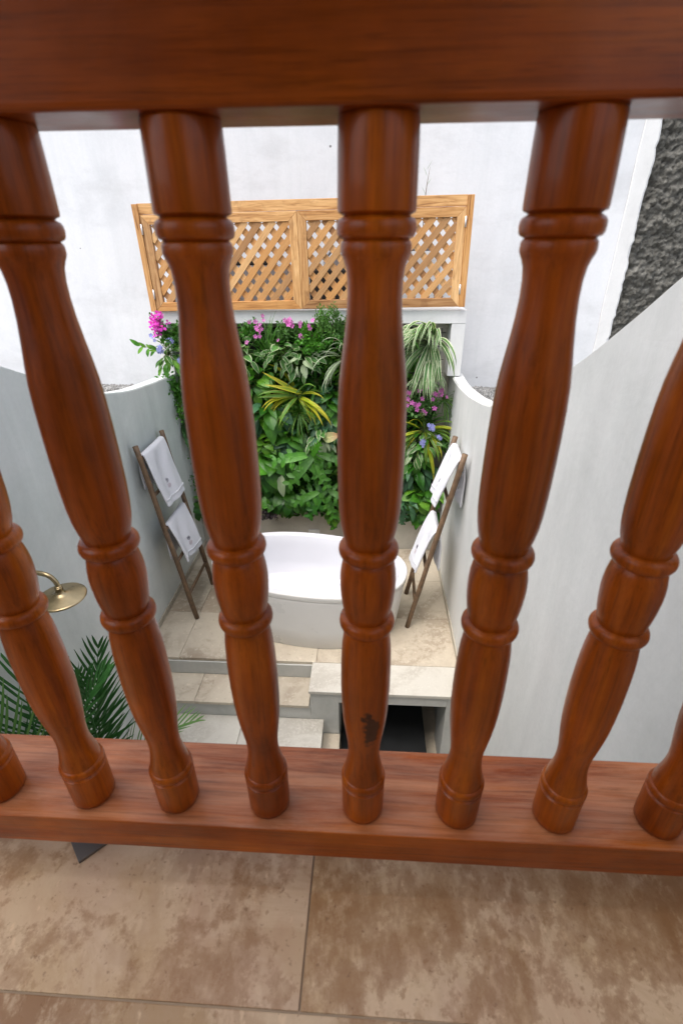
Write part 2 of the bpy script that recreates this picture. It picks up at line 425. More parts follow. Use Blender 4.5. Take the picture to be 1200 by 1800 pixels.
for i in range(-14, 6):
    o = link('baluster', bal, rail)
    o.location = ((i + DX.get(i, 0)) * S, 0, 0)
    o.rotation_euler = (random.uniform(-.002, .002), random.uniform(-.002, .002), random.uniform(0, 6.28) if i else 0)
    o.scale = (random.uniform(.985, 1.015),) * 2 + (1,)
    if i == 0:
        o.material_slots[0].link = 'OBJECT'; o.material_slots[0].material = M['baluster_knot']
        o['label'] = 'baluster with a dark knot stain near its foot'
# steel foot under the bottom rail
FX, FZ = -.441, 2.301
bmf = box_bm(-.044, .044, -.044, .044, 0, .006, .001)
bm2 = box_bm(-.014, .014, -.014, .014, .006, Z0 - .0606 - FZ, .001)
tmp = bpy.data.meshes.new('t'); bm2.to_mesh(tmp); bmf.from_mesh(tmp); bm2.free()
ft = from_bm('steel_foot', bmf, 'steel', rail); ft.location = (FX, .041, FZ - Z0 + .0005); ft.rotation_euler = (0, 0, R(45))

# ------------------------------------------------------------------ balcony
def floor_slab(name, x0, x1, y0, y1, z0, z1, mat='grout'):
    o = box(name, x0, x1, y0, y1, z0, z1, mat, None, 0.0); return tag(o, kind='structure')
def tiles(parent, xs, ys, z, th, mat, gap=.0012, bev=.0012, skip=None):
    for i in range(len(xs) - 1):
        for j in range(len(ys) - 1):
            if skip and skip((xs[i] + xs[i + 1]) / 2, (ys[j] + ys[j + 1]) / 2): continue
            box('tile', xs[i] + gap, xs[i + 1] - gap, ys[j] + gap, ys[j + 1] - gap, z - th, z + random.uniform(-.0006, .0006), mat, parent, bev)
bf = floor_slab('balcony_floor', -1.93, .80, -2.6, .10, 2.05, FZ - .0025)
tiles(bf, [-1.876, -1.276, -.676, -.076, .524, .798], [-.1705, .098], FZ, .012, 'trav_balcony')
tiles(bf, [-1.72, -1.13, -.53, .07, .67, .798], [-2.57, -1.97, -1.37, -.77, -.1705], FZ, .012, 'trav_balcony')

rf = box('unseen_balcony_roof', -1.93, .80, -2.6, -.15, 4.95, 5.1, 'ceiling_wood', None, .01); tag(rf, 'unseen timber lined roof over the balcony, shaped to shade it', 'roof')  # out of view; edge and timber lining set to dim light on the railing
hw = box('unseen_rear_wall', -2.04, .915, -2.75, -2.602, 2.05, 5.1, 'cladding', None, .01); tag(hw, 'unseen clay coloured wall added behind the balcony to dim reflections', 'wall')  # added out of view; its clay colour cuts reflections on the railing wood

# ------------------------------------------------------------------ courtyard walls
def swoop(name, pts, x_in, x_out, mat, label):
    P = spline(pts, 8); v, f = [], []
    for p in P:
        for x in (x_in, x_out):
            v.append((x, p.x, -1.0)); v.append((x, p.x, p.y))
    n = len(P)
    bm = bmesh.new(); V = [bm.verts.new(q) for q in v]
    for i in range(n - 1):
        a = 4 * i; b = a + 4
        for q in ((a, b, b + 1, a + 1), (a + 2, a + 3, b + 3, b + 2), (a + 1, b + 1, b + 3, a + 3), (a, a + 2, b + 2, b)):
            bm.faces.new([V[j] for j in q])
    bm.faces.new([V[j] for j in (0, 1, 3, 2)]); e = 4 * (n - 1); bm.faces.new([V[j] for j in (e, e + 2, e + 3, e + 1)])
    bmesh.ops.recalc_face_normals(bm, faces=bm.faces)
    ed = [e for e in bm.edges if e.calc_face_angle(0) > 1.2 and all(q.co.z > 0 for q in e.verts) and abs(e.verts[0].co.y - e.verts[1].co.y) > 1e-5]
    bmesh.ops.bevel(bm, geom=ed, offset=.008, segments=2, affect='EDGES')
    o = from_bm(name, bm, mat)
    return tag(o, label, 'wall')
XL, XR = -1.925, .80
swoop('garden_wall', [(4.72, 2.0), (4.57, 2.015), (4.2, 2.005), (3.73, 2.046), (3.36, 2.096), (2.81, 2.206), (2.2, 2.43), (1.61, 2.728), (1.27, 2.93), (1.04, 3.08), (.75, 3.25), (.45, 3.35), (0, 3.38), (-2.6, 3.38)], XR, XR + .115, 'wall_cream', 'smooth pale plaster wall with a swooping top edge on the right of the bath')
swoop('garden_wall', [(4.72, 2.0), (4.5, 2.02), (4.25, 2.04), (3.70, 2.092), (3.38, 2.132), (3.03, 2.205), (2.88, 2.245), (2.17, 2.57), (2.0, 2.66), (1.6, 2.9), (1.2, 3.12), (.8, 3.3), (.4, 3.37), (0, 3.38), (-2.6, 3.38)], XL, XL - .115, 'wall_green', 'smooth pale plaster wall with a swooping top edge behind the left ladder')

ww = box('boundary_wall', -9, 2.53, 5.2, 5.42, 1.2, 5.6, 'wall_white', None, .004)
tag(ww, 'tall whitewashed boundary wall behind the timber lattice', 'wall')
rb = random.Random(3); v, f = [], []; nb = 90
for i in range(nb + 1):
    z = 1.2 + 4.4 * i / nb; xo = 2.52 + .018 * noise.noise(Vector((z * 3, 0, 0))) + rb.uniform(-.010, .012); xi = 2.385 + .012 * noise.noise(Vector((z * 2, 5, 0)))
    v += [(xi, 5.197, z), (xi + .008, 5.188, z), (xo - .006, 5.187, z), (xo + .012, 5.20, z), (xo + .012, 5.30, z)]
for i in range(nb):
    for k in range(4): a = 5 * i + k; f.append((a, a + 1, a + 6, a + 5))
bd = from_py('edge_band', v, f, 'frame_white', None, False); bd.parent = ww; bd.matrix_parent_inverse = Matrix.Translation(-ww.location)
# rough grey wall to its right
nx_, nz_ = 230, 290
v, f = [], []
for j in range(nz_ + 1):
    for i in range(nx_ + 1):
        x = 2.50 + i * 2.6 / nx_; z = 1.2 + j * 3.4 / nz_
        q = Vector((x * 2.2, 7.0, z * 2.2))
        d = noise.fractal(q, .9, 2.1, 6) * .04 + noise.fractal(q * 6.5, .6, 2.0, 6) * .042 + abs(noise.noise(q * 3.1)) * .05 + max(0, noise.noise(q * 17.0)) * .022
        v.append((x, 5.255 - d, z))
for j in range(nz_):
    for i in range(nx_):
        a = j * (nx_ + 1) + i; f.append((a, a + 1, a + nx_ + 2, a + nx_ + 1))
b0 = len(v)
v += [(2.50, 5.45, 1.2), (5.10, 5.45, 1.2), (5.10, 5.45, 4.6), (2.50, 5.45, 4.6)]
f.append((b0 + 1, b0, b0 + 3, b0 + 2))
kk = N('rough_grey_render'); vv = kk.coord('Object')
a_ = kk.noise(vv, 14, 10, .75, .5); b_ = kk.noise(vv, 55, 7, .75)
cc = kk.ramp(a_, [(.3, (.07, .067, .056)), (.5, (.19, .183, .160)), (.7, (.33, .32, .285))])
kk.col(kk.mix(.6, cc, kk.mix(1.0, cc, kk.ramp(b_, [(.3, .55), (.7, 1.35)]), 'MULTIPLY'))).rough(.9, .2).bump(b_, 1.0, .03)
M['rough'] = kk.m
rw = from_py('rough_wall', v, f, 'rough')
tag(rw, 'dark grey rough cast wall beside the white wall, upper right corner', 'wall')
# raised ground behind the walls
kk = N('gravel_ground'); vv = kk.coord('Object')
vo = kk.add('TexVoronoi', Scale=45.0); kk.t.links.new(vv, vo.inputs['Vector'])
cg = kk.ramp(kk.noise(vv, 12, 6, .7), [(.3, (.24, .235, .225)), (.7, (.52, .515, .50))])
kk.col(kk.mix(.7, cg, kk.ramp(vo.outputs['Color'], [(.1, .45), (.9, 1.0)]), 'MULTIPLY')).rough(.9, .2).bump(vo.outputs['Distance'], .8, .02)
M['gravel'] = kk.m
for (x0, x1, y0, y1) in ((-9, XL - .117, -6, 5.19), (XR + .117, 6, -6, 5.19), (XL - .116, XR + .116, 4.73, 5.19)):
    tag(box('terrace_ground', x0, x1, y0, y1, 1.2, 1.71, 'gravel', None, 0.0), kind='structure')
v, f = [], []
gs = random.Random(4)
for k in range(2600):
    side = gs.random() < .5
    x = gs.uniform(-4.2, XL - .14) if side else gs.uniform(XR + .14, 2.4)
    y = 5.19 - abs(gs.gauss(0, .22)); r = gs.uniform(.008, .024)
    if y < 4.2: continue
    b = len(v); z = 1.71 + r * .3
    for q in ((1, 0, 0), (0, 1, 0), (-1, 0, 0), (0, -1, 0), (0, 0, .8), (0, 0, -.6)):
        v.append((x + q[0] * r * gs.uniform(.7, 1.3), y + q[1] * r * gs.uniform(.7, 1.3), z + q[2] * r))
    for q in ((0, 1, 4), (1, 2, 4), (2, 3, 4), (3, 0, 4), (1, 0, 5), (2, 1, 5), (3, 2, 5), (0, 3, 5)): f.append(tuple(b + j for j in q))
tag(from_py('gravel', v, f, 'gravel', None, False), 'grey gravel lying at the foot of the white wall', 'gravel', kind='stuff')

# alcove back wall + planting niche
YB = 4.47
aw = thing('niche_wall', 'off white wall with a framed planting niche at the end of the bath', 'wall', (-.56, YB, 0))
box('lower_wall', XL + .002, XR - .002, YB, 4.70, -.3, .46, 'wall_beige', aw, .003)
box('niche_back', XL + .002, XR - .002, 4.62, 4.70, .462, 2.495, 'wall_beige', aw, .002)
box('beam', -2.04, .868, YB - .045, 4.70, 2.497, 2.612, 'frame_white', aw, .004)
box('post', .742, .868, YB - .042, 4.70, 2.018, 2.4955, 'frame_white', aw, .004)
box('post', -2.04, -1.93, YB - .042, 4.70, 2.022, 2.4955, 'frame_white', aw, .004)
pl = box('wall_plate', -.675, -.545, YB - .014, YB, .13, .235, 'plate', None, .004)
tag(pl, 'small pale plate on the beige wall just above the tub rim', 'wall plate')

# ------------------------------------------------------------------ bath platform and steps
Y1, Y2, Y3 = 2.325, 2.64, 1.45
XS = -.442
pf = thing('bath_platform', 'raised travertine platform carrying the bathtub', 'platform', (-.56, 3.4, 0))
box('core', XL + .003, -.2505, Y2 + .004, YB - .003, -1.0, -.0305, 'riser', pf, 0)
box('core', .7005, XR - .003, Y2 + .004, YB - .003, -1.0, -.0305, 'riser', pf, 0)
box('core', -.25, .70, 3.3, YB - .003, -1.0, -.0305, 'riser', pf, 0)
box('core', -.25, .70, Y2 + .004, 3.2995, -.16, -.0305, 'riser', pf, 0)
box('front_wall', XS + .012, -.20, Y1 + .016, Y2 + .003, -1.0, -.0305, 'riser', pf, .002)
box('front_wall', .668, XR - .003, Y1 + .016, Y2 + .003, -1.0, -.0305, 'riser', pf, .002)
box('lintel', -.1995, .6675, Y1 + .016, Y2 + .003, -.135, -.0305, 'riser', pf, .002)
xs = [XL + .004, -1.61, -1.01, XS, .19, XR - .004]
tiles(pf, [XS, .19, XR - .004], [Y1, Y2], 0, .03, 'trav_edge', .0015, .003)
tiles(pf, [XL + .004, -1.61, -1.01, -.41, .19, XR - .004], [Y2, 3.24, 3.84, YB - .004], 0, .03, 'trav_bath', .0015, .0025)
for (x0, x1, y0, y1) in ((XL + .001, XL + .013, Y2 + .02, YB - .004), (XR - .013, XR - .001, Y1 + .02, YB - .004)):
    box('skirting', x0, x1, y0, y1, .001, .062, 'skirting', pf, .002)
st = thing('stone_steps', 'travertine steps with grey risers left of the platform', 'steps', (-1.2, 2.3, -.5))
box('riser', XL + .004, XS + .010, Y1 + .018, Y2 - .004, -.60, -.2005, 'riser', st, .002)
box('riser', XL + .004, XS - .001, Y2 - .012, Y2 + .002, -.1695, -.031, 'riser', st, 0)
tiles(st, [XL + .004, -1.4, -.9, XS - .001], [Y1, Y2 - .012], -.17, .03, 'trav_bath', .0015, .003)
box('riser', XL + .004, -.335, Y3 + .015, Y1 + .015, -1.0, -.3705, 'riser', st, .002)
tiles(st, [XL + .004, -1.55, -1.0, -.325], [Y3, Y1 + .016], -.34, .03, 'trav_edge', .0015, .003)
box('step_block', -.3345, -.192, 1.7, Y1 + .010, -1.0, -.51, 'trav_bath', st, .004)
cf = floor_slab('courtyard_floor', XL, XR, .1, 2.34, -1.15, -1.0, 'trav_bath')
uf = floor_slab('recess_floor', -.2495, .6995, Y1 - .3, 3.299, -.96, -.90, 'trav_bath')
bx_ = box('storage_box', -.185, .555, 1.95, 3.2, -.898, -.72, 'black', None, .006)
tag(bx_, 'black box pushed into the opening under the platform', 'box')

# ------------------------------------------------------------------ bathtub
def ring(a, b, z, n=72, e=2.25, cx=0, cy=0):
    o = []
    for k in range(n):
        t = 2 * math.pi * k / n; c, s = math.cos(t), math.sin(t)
        o.append((cx + a * math.copysign(abs(c) ** (2 / e), c), cy + b * math.copysign(abs(s) ** (2 / e), s), z))
    return o
def loft(rings, cap0=True, cap1=True):
    v, f = [], []; n = len(rings[0])
    for r in rings: v += r
    for i in range(len(rings) - 1):
        for k in range(n):
            a, b = i * n + k, i * n + (k + 1) % n; f.append((a, b, b + n, a + n))
    if cap0: f.append(tuple(reversed(range(n))))
    if cap1: f.append(tuple((len(rings) - 1) * n + k for k in range(n)))
    return v, f
tub = thing('bathtub', 'white oval freestanding bathtub on the platform', 'bathtub', (-.536, 3.306, 0))
tub.rotation_euler = (0, 0, R(-9))
A, B = .91, .505
outer = [(.905, .965, .0), (.915, .972, .004), (.945, .985, .2), (.972, .995, .4), (.985, .999, .517), (.985, .999, .521), (.978, .992, .523), (.978, .992, .527), (.988, 1.0, .529), (1, 1.003, .535), (1.003, 1.004, .57), (1.0, 1.002, .578), (.992, .99, .582)]
v, f = loft([ring(A * x, B * y, z) for x, y, z in outer], True, False)
from_py('shell', v, f, 'tub_out', tub)
inner = [(.9915, .989, .5822), (.945, .915, .583), (.935, .90, .580), (.925, .885, .565), (.895, .85, .46), (.84, .80, .30), (.77, .73, .19), (.66, .62, .145), (.35, .33, .135), (.03, .03, .132)]
v, f = loft([ring(A * x, B * y, z) for x, y, z in inner], False, True)
bs = from_py('basin', v, f, 'tub', tub)
dr = from_py('drain', *loft([ring(.035, .035, .136, 20, 2), ring(.033, .033, .140, 20, 2), ring(.004, .004, .141, 20, 2)]), 'hinge', tub); dr.location = (.3, 0, .0)

# ------------------------------------------------------------------ towel ladders
def ladder(label, nf, nt_, ff, ft_, zs, group):
    """near foot, near top, far foot, far top: world points; parts relative to near foot"""
    o = Vector((nf[0], nf[1], 0)); t = thing('towel_ladder', label, 'ladder', o, group)
    rr = random.Random(int(nf[0] * 100))
    def stile(a, b):
        a, b = Vector(a) - o, Vector(b) - o; pts = []
        for k in range(13):
            p = a.lerp(b, k / 12)
            if 0 < k < 12: p += Vector((rr.uniform(-.003, .003), rr.uniform(-.004, .004), 0))
            pts.append(p)
        tube('stile', pts, [.0225 + rr.uniform(-.0012, .0012) for _ in pts], 'pole', t, 12)
    stile(nf, nt_); stile(ff, ft_)
    rungs = []
    for z in zs:
        a = Vector(nf).lerp(Vector(nt_), z / nt_[2]); b = Vector(ff).lerp(Vector(ft_), z / ft_[2])
        d = (b - a).normalized()
        pts = [a + d * (-.012) - o, a.lerp(b, .3) - o + Vector((0, 0, rr.uniform(-.003, .003))), a.lerp(b, .7) - o + Vector((0, 0, rr.uniform(-.003, .003))), b + d * .012 - o]
        tube('rung', pts, [.014, .0155, .0150, .014], 'pole', t, 10)
        rungs.append((a, b))
    return rungs, (Vector(nt_) - Vector(nf)).normalized()
ZR = [1.615, 1.285, .965, .63, .27]
rl, sl = ladder('brown pole ladder leaning on the left wall with two towels', (-1.607, 3.146, .004), (-1.870, 3.200, 1.732), (-1.612, 3.69, .004), (-1.870, 3.732, 1.68), ZR, 'towel ladders')
rr_, sr = ladder('brown pole ladder leaning on the right wall behind the tub end', (.394, 3.12, .004), (.748, 3.185, 1.71), (.415, 3.62, .004), (.748, 3.665, 1.68), ZR, 'towel ladders')

def towel(label, rung, slope, wall_sign, L, Lb, u0=.14, u1=.88, seed=1, bulge=.03):
    a, b = rung; ax = (b - a).normalized(); w = (b - a).length
    n = Vector((-wall_sign, 0, 0)); s = -slope
    n = (n - s * n.dot(s)); n = (n - ax * n.dot(ax)).normalized()
    rg = random.Random(seed); ph = [rg.uniform(0, 6) for _ in range(6)]
    r = .026; path = []           # (point offset function)
    NB, NF, NA = 12, 26, 7
    for k in range(NB): path.append(('b', Lb * (1 - k / NB)))
    for k in range(NA): path.append(('a', math.pi * k / (NA - 1)))
    for k in range(1, NF + 1): path.append(('f', L * k / NF))
    NW = 20; v, f, uv = [], [], []
    c0 = a.lerp(b, (u0 + u1) / 2)
    for i, (kind, t) in enumerate(path):
        for j in range(NW + 1):
            u = u0 + (u1 - u0) * j / NW
            c = a + ax * w * u
            uu = (j / NW - .5)
            if kind == 'b':
                p = c - n * r + Vector((wall_sign * min(.012, t * .1), 0, -t)); p += Vector((-wall_sign, 0, 0)) * .01 * math.sin(uu * 7 + ph[0]) * min(1, t / .15)
                p += ax * w * uu * (-.10) * min(1, t / Lb)
            elif kind == 'a':
                p = c - n * r * math.cos(t) + Vector((0, 0, 1)) * r * math.sin(t) * 1.1
            else:
                sag = Vector((0, 0, -1)) * .0
                p = c + n * (r + bulge * (t / L) ** .7 + (.013 * math.sin(uu * 6.5 + ph[1]) + .007 * math.sin(uu * 13 + ph[2] + t * 3)) * min(1, t / .12)) + s * (t * (1 + .06 * uu + .025 * math.sin(uu * 5 + ph[3])))
                p += ax * (.012 * math.sin(t * 9 + ph[4])) * min(1, t / .1) + ax * w * uu * (-.07) * t / L
            v.append(p - c0); uv.append((j / NW, i / (len(path) - 1)))
    W1 = NW + 1
    for i in range(len(path) - 1):
        for j in range(NW):
            q = i * W1 + j; f.append((q, q + 1, q + W1 + 1, q + W1))
    me = from_py('towel', v, f, 'towel', 'MESH', True, uv)
    o = link('towel', me); o.location = c0; tag(o, label, 'towel', 'white towels on the ladders')
    mo = o.modifiers.new('thick', 'SOLIDIFY'); mo.thickness = .019; mo.offset = 0
    ms = o.modifiers.new('soft', 'SUBSURF'); ms.levels = 1; ms.render_levels = 1
    # hem bands: raised woven strips near the front edge
    def fpt(i, j): return Vector(v[i * W1 + j])
    base = NB + NA - 1
    nv, nf_ = [], []
    for (i0, i1) in ((base + NF - 4, base + NF - 3),):
        for j in range(W1):
            for ii in (i0, i1): nv.append(fpt(ii, j) + n * .0112)
        for j in range(NW): q = 2 * j; nf_.append((q, q + 2, q + 3, q + 1))
    hm = from_py('hem', nv, nf_, 'towel', o); mh = hm.modifiers.new('thick', 'SOLIDIFY'); mh.thickness = .003
    # embroidered emblem: swirl disc over two rows of tiny loops
    ctr = fpt(base + int(NF * .60), NW // 2); t1 = (fpt(base + int(NF * .60), NW // 2 + 2) - ctr).normalized(); t2 = (fpt(base + int(NF * .60) + 2, NW // 2) - ctr).normalized(); nn = t1.cross(t2).normalized()
    if nn.dot(n) < 0: nn = -nn
    def flat(name, loops, mat):
        V, F = [], []
        for pts in loops:
            tube_geo([ctr + t1 * x + t2 * y + nn * .0118 for x, y in pts], .0019, 5, V, F)
        from_py(name, V, F, mat, o)
    sw = [(math.cos(q) * (.006 + .0018 * q), math.sin(q) * (.006 + .0018 * q)) for q in [k * .35 for k in range(30)]]
    dot = [(math.cos(k) * .004 + .003, math.sin(k) * .004 - .002) for k in [x * .8 for x in range(9)]]
    flat('emblem', [sw, dot, [(x * .4 + .004, y * .4) for x, y in dot]], 'thread_dark')
    lp = []
    for cx, cy, rx, ry in ((-.016, .048, .008, .010), (.004, .046, .009, .011), (.020, .049, .006, .009), (-.010, .066, .007, .006), (.008, .066, .010, .006)):
        lp.append([(cx + rx * math.cos(k * .7), cy + ry * math.sin(k * .7)) for k in range(10)])
    flat('lettering', lp, 'thread_pale')
    return o
towel('white towel with embroidered emblem on the left ladder, upper rung', rl[0], sl, -1, .50, .30, .06, .90, 1)
towel('white towel with embroidered emblem on the left ladder, lower rung', rl[2], sl, -1, .41, .36, .06, .86, 2)
towel('white towel on the right ladder, upper rung', rr_[0], sr, 1, .43, .40, .05, .86, 3, .06)
towel('white towel on the right ladder, lower rung', rr_[2], sr, 1, .44, .38, .05, .86, 4, .065)

# ------------------------------------------------------------------ timber lattice screen
YL = 4.385
unit_me = bpy.data.meshes.new('slat'); b_ = box_bm(-.5, .5, -.5, .5, -.5, .5); b_.to_mesh(unit_me); b_.free(); unit_me.materials.append(M['teak_x'])
LX, LZ, LT = -.605, 2.625, R(-.75)         # slight tilt of the whole screen
def tilt(o): o.rotation_euler = (0, LT, 0); return o
lf = tilt(thing('lattice_frame', 'teak outer frame around the two lattice doors', 'frame', (LX, YL, LZ)))
def lbox(name, parent, x0, x1, z0, z1, y0, y1, mat, bev=.003):
    c = Vector(((x0 + x1) / 2, (y0 + y1) / 2, (z0 + z1) / 2))
    o = from_bm(name, box_bm(x0 - c.x, x1 - c.x, y0 - c.y, y1 - c.y, z0 - c.z, z1 - c.z, bev), mat, parent); o.location = c; return o
lbox('board', lf, -1.39, 1.385, .772, .852, .001, .042, 'teak_x')
lbox('board', lf, -1.432, -1.3805, 0, .848, -.012, .085, 'teak_z')
lbox('board', lf, 1.3855, 1.438, 0, .850, -.012, .085, 'teak_z')
def mitre(name, parent, pts, y0, y1, mat):
    """board with mitred ends, pts = 4 (x,z) corners"""
    c = sum((Vector((p[0], 0, p[1])) for p in pts), Vector()) / 4
    bm = bmesh.new(); A_ = [bm.verts.new((p[0] - c.x, y0, p[1] - c.z)) for p in pts]; B_ = [bm.verts.new((p[0] - c.x, y1, p[1] - c.z)) for p in pts]
    bm.faces.new(A_); bm.faces.new(B_[::-1])
    for k in range(4): bm.faces.new((A_[k], B_[k], B_[(k + 1) % 4], A_[(k + 1) % 4]))
    bmesh.ops.recalc_face_normals(bm, faces=bm.faces)
    bmesh.ops.bevel(bm, geom=bm.edges[:], offset=.0022, segments=1, affect='EDGES')
    o = from_bm(name, bm, mat, parent); o.location = c; return o
def ldoor(label, x0, x1, hinge_left, seed):
    d = tilt(thing('lattice_door', label, 'lattice door', (LX, YL, LZ), 'lattice doors of the timber screen'))
    w = .074; z0, z1 = .002, .769; g = .0008
    mitre('board', d, [(x0, z0), (x1, z0), (x1 - w, z0 + w), (x0 + w, z0 + w)], -.004, .040, 'teak_x')
    mitre('board', d, [(x0, z1), (x1, z1), (x1 - w, z1 - w), (x0 + w, z1 - w)], -.004, .040, 'teak_x')
    mitre('board', d, [(x0, z0 + g), (x0 + w - g, z0 + w), (x0 + w - g, z1 - w), (x0, z1 - g)], -.0035, .0405, 'teak_z')
    mitre('board', d, [(x1, z0 + g), (x1 - w + g, z0 + w), (x1 - w + g, z1 - w), (x1, z1 - g)], -.0035, .0405, 'teak_z')
    rx0, rx1, rz0, rz1 = x0 + w - .006, x1 - w + .006, z0 + w - .006, z1 - w + .006
    rg = random.Random(seed)
    for sgn, yy in ((1, .012), (-1, .0245)):
        ang = R(49) * sgn; pitch = .121
        dx_ = 1 / math.tan(R(49))
        H = rz1 - rz0
        x = rx0 - H * dx_ - .4 + (.03 if sgn > 0 else .075)
        while x < rx1 + H * dx_ + .4:
            # line through (x, rz0) going up with slope sgn
            lo, hi = 0.0, 1.0
            xa = x if sgn > 0 else x; xb = x + H * dx_ * sgn
            ts = []
            for bnd in (rx0, rx1):
                if abs(xb - xa) > 1e-6: ts.append((bnd - xa) / (xb - xa))
            t0, t1 = max(0, min(ts)), min(1, max(ts))
            if t1 - t0 > .05:
                pa = Vector((xa + (xb - xa) * t0, 0, rz0 + H * t0)); pb = Vector((xa + (xb - xa) * t1, 0, rz0 + H * t1))
                o = link('slat', unit_me, d); ln = (pb - pa).length
                o.scale = (ln, .0118, .053 + rg.uniform(-.002, .002))
                o.location = (pa + pb) / 2 + Vector((0, yy, 0))
                o.rotation_euler = (0, -math.atan2(pb.z - pa.z, pb.x - pa.x), 0)
            x += pitch
    hx = x0 if hinge_left else x1
    for hz in (.105, .62):
        o = tube('hinge', [(0, 0, 0), (0, 0, .03), (0, 0, .08)], .0075, 'hinge', d, 10); o.location = (hx + (.002 if hinge_left else -.002), -.010, hz)
    return d
ldoor('left teak lattice door of the screen', -1.379, -.026, True, 3)
ldoor('right teak lattice door of the screen', -.0245, 1.384, False, 4)
# plant room things half seen through the lattice
t = thing('pump_unit', 'dark grey pump unit half seen through the lower left lattice', 'pump', (-1.1, 4.95, 1.71))
box('casing', -1.98, -.78, 4.80, 5.08, 1.712, 2.97, 'utility', t, .03); box('cap', -1.75, -.95, 4.82, 5.06, 2.971, 3.03, 'black', t, .01)
t = thing('pump_unit', 'black pump unit half seen through the lower middle lattice', 'pump', (-.2, 4.95, 1.71))
box('casing', -.60, .22, 4.78, 5.10, 1.712, 2.95, 'black', t, .03); box('cap', -.40, .10, 4.80, 5.05, 2.951, 3.05, 'utility', t, .01)
tag(tube('water_pipe', [(-.47, 5.12, 1.705), (-.47, 5.12, 3.02), (-.40, 5.12, 3.10), (.60, 5.12, 3.10), (.66, 5.12, 3.04), (.66, 5.12, 1.705)], .022, 'utility', None, 10), 'grey water pipe running behind the lattice doors', 'pipe')

# ------------------------------------------------------------------ shower
sh = thing('shower_head', 'aged brass rain shower head on a curved arm at the left wall', 'shower', (-1.60, 1.56, 1.53))
sp_ = lathe_me('plate', [(.118, -.012), (.122, -.009), (.123, -.004), (.120, .0), (.112, .0015), (.108, .0025), (.085, .009), (.05, .016), (.028, .022), (.021, .030), (.020, .040), (.012, .041)], 48); sp_.materials.append(M['brass']); link('plate', sp_, sh)
jn = lathe_me('joint', [(.015, .041), (.0195, .043), (.0195, .058), (.017, .060), (.017, .066), (.014, .068)], 24); jn.materials.append(M['brass']); link('joint', jn, sh)
ap = spline([(0, 0, .066), (-.006, .002, .092), (-.030, .006, .122), (-.070, .010, .136), (-.14, .014, .140), (-.322, .02, .142)], 8)
tube('arm', ap, .0125, 'brass', sh, 14)
wf = lathe_me('wall_flange', [(.034, 0), (.034, .006), (.022, .014), (.015, .02)], 28); wf.materials.append(M['brass']); o = link('wall_flange', wf, sh); o.location = (-.325, .02, .142); o.rotation_euler = (0, R(90), 0)

# ------------------------------------------------------------------ leaves (shared meshes, base at origin, tip at +y, face +z)
def strip_me(name, L=1.0, w=.08, bend=1.0, n=8, fold=.25, taper=1.0, twist=0.0):
    v, f, uv = [], [], []; p = Vector((0, 0, 0)); ang = 0.0
    for i in range(n + 1):
        t = i / n
        ww = w * (min(1, .45 + t * 3.2) * (1 - max(0, (t - .35) / .65) ** (1.6 * taper)) + .02)
        ca, sa = math.cos(ang), math.sin(ang)
        nrm = Vector((0, sa, ca)); tw = twist * t
        for k, u in enumerate((-1, 0, 1)):
            v.append(p + Vector((u * ww * math.cos(tw), 0, u * ww * math.sin(tw))) + nrm * (fold * ww * abs(u)))
            uv.append(((u + 1) / 2, t))
        p = p + Vector((0, ca, -sa)) * (L / n)
        ang += bend * (.35 + 1.3 * t) / n
    for i in range(n):
        for k in range(2):
            a = i * 3 + k; f.append((a, a + 1, a + 4, a + 3))
    return from_py(name, v, f, 'lf_green', 'MESH', True, uv)
def oval_me(name, w=.3, bend=.6, heart=0.0, n=7, fold=.18, cup=.0, wav=.0, seed=0):
    rg = random.Random(seed); v, f, uv = [], [], []; p = Vector((0, 0, 0)); ang = -.15
    for i in range(n + 1):
        t = i / n
        if heart: prof_ = (math.sin(math.pi * min(1, (t * .88 + .12)) ** .62)) if t < 1 else 0
        else: prof_ = math.sin(math.pi * t ** .8) ** .85 if 0 < t < 1 else 0
        ww = w * max(prof_, .015)
        ca, sa = math.cos(ang), math.sin(ang); nrm = Vector((0, sa, ca))
        for u in (-1, -.55, 0, .55, 1):
            back = heart * (1 - t) ** 2 * abs(u) * -.16 if heart else 0
            v.append(p + Vector((u * ww, back, 0)) + nrm * (fold * ww * abs(u) - cup * ww * u * u + wav * math.sin(t * 9 + u * 2 + seed) * abs(u) * ww))
            uv.append(((u + 1) / 2, t))
        p = p + Vector((0, ca, -sa)) / n; ang += bend / n
    for i in range(n):
        for k in range(4):
            a = i * 5 + k; f.append((a, a + 1, a + 6, a + 5))
    return from_py(name, v, f, 'lf_green', 'MESH', True, uv)
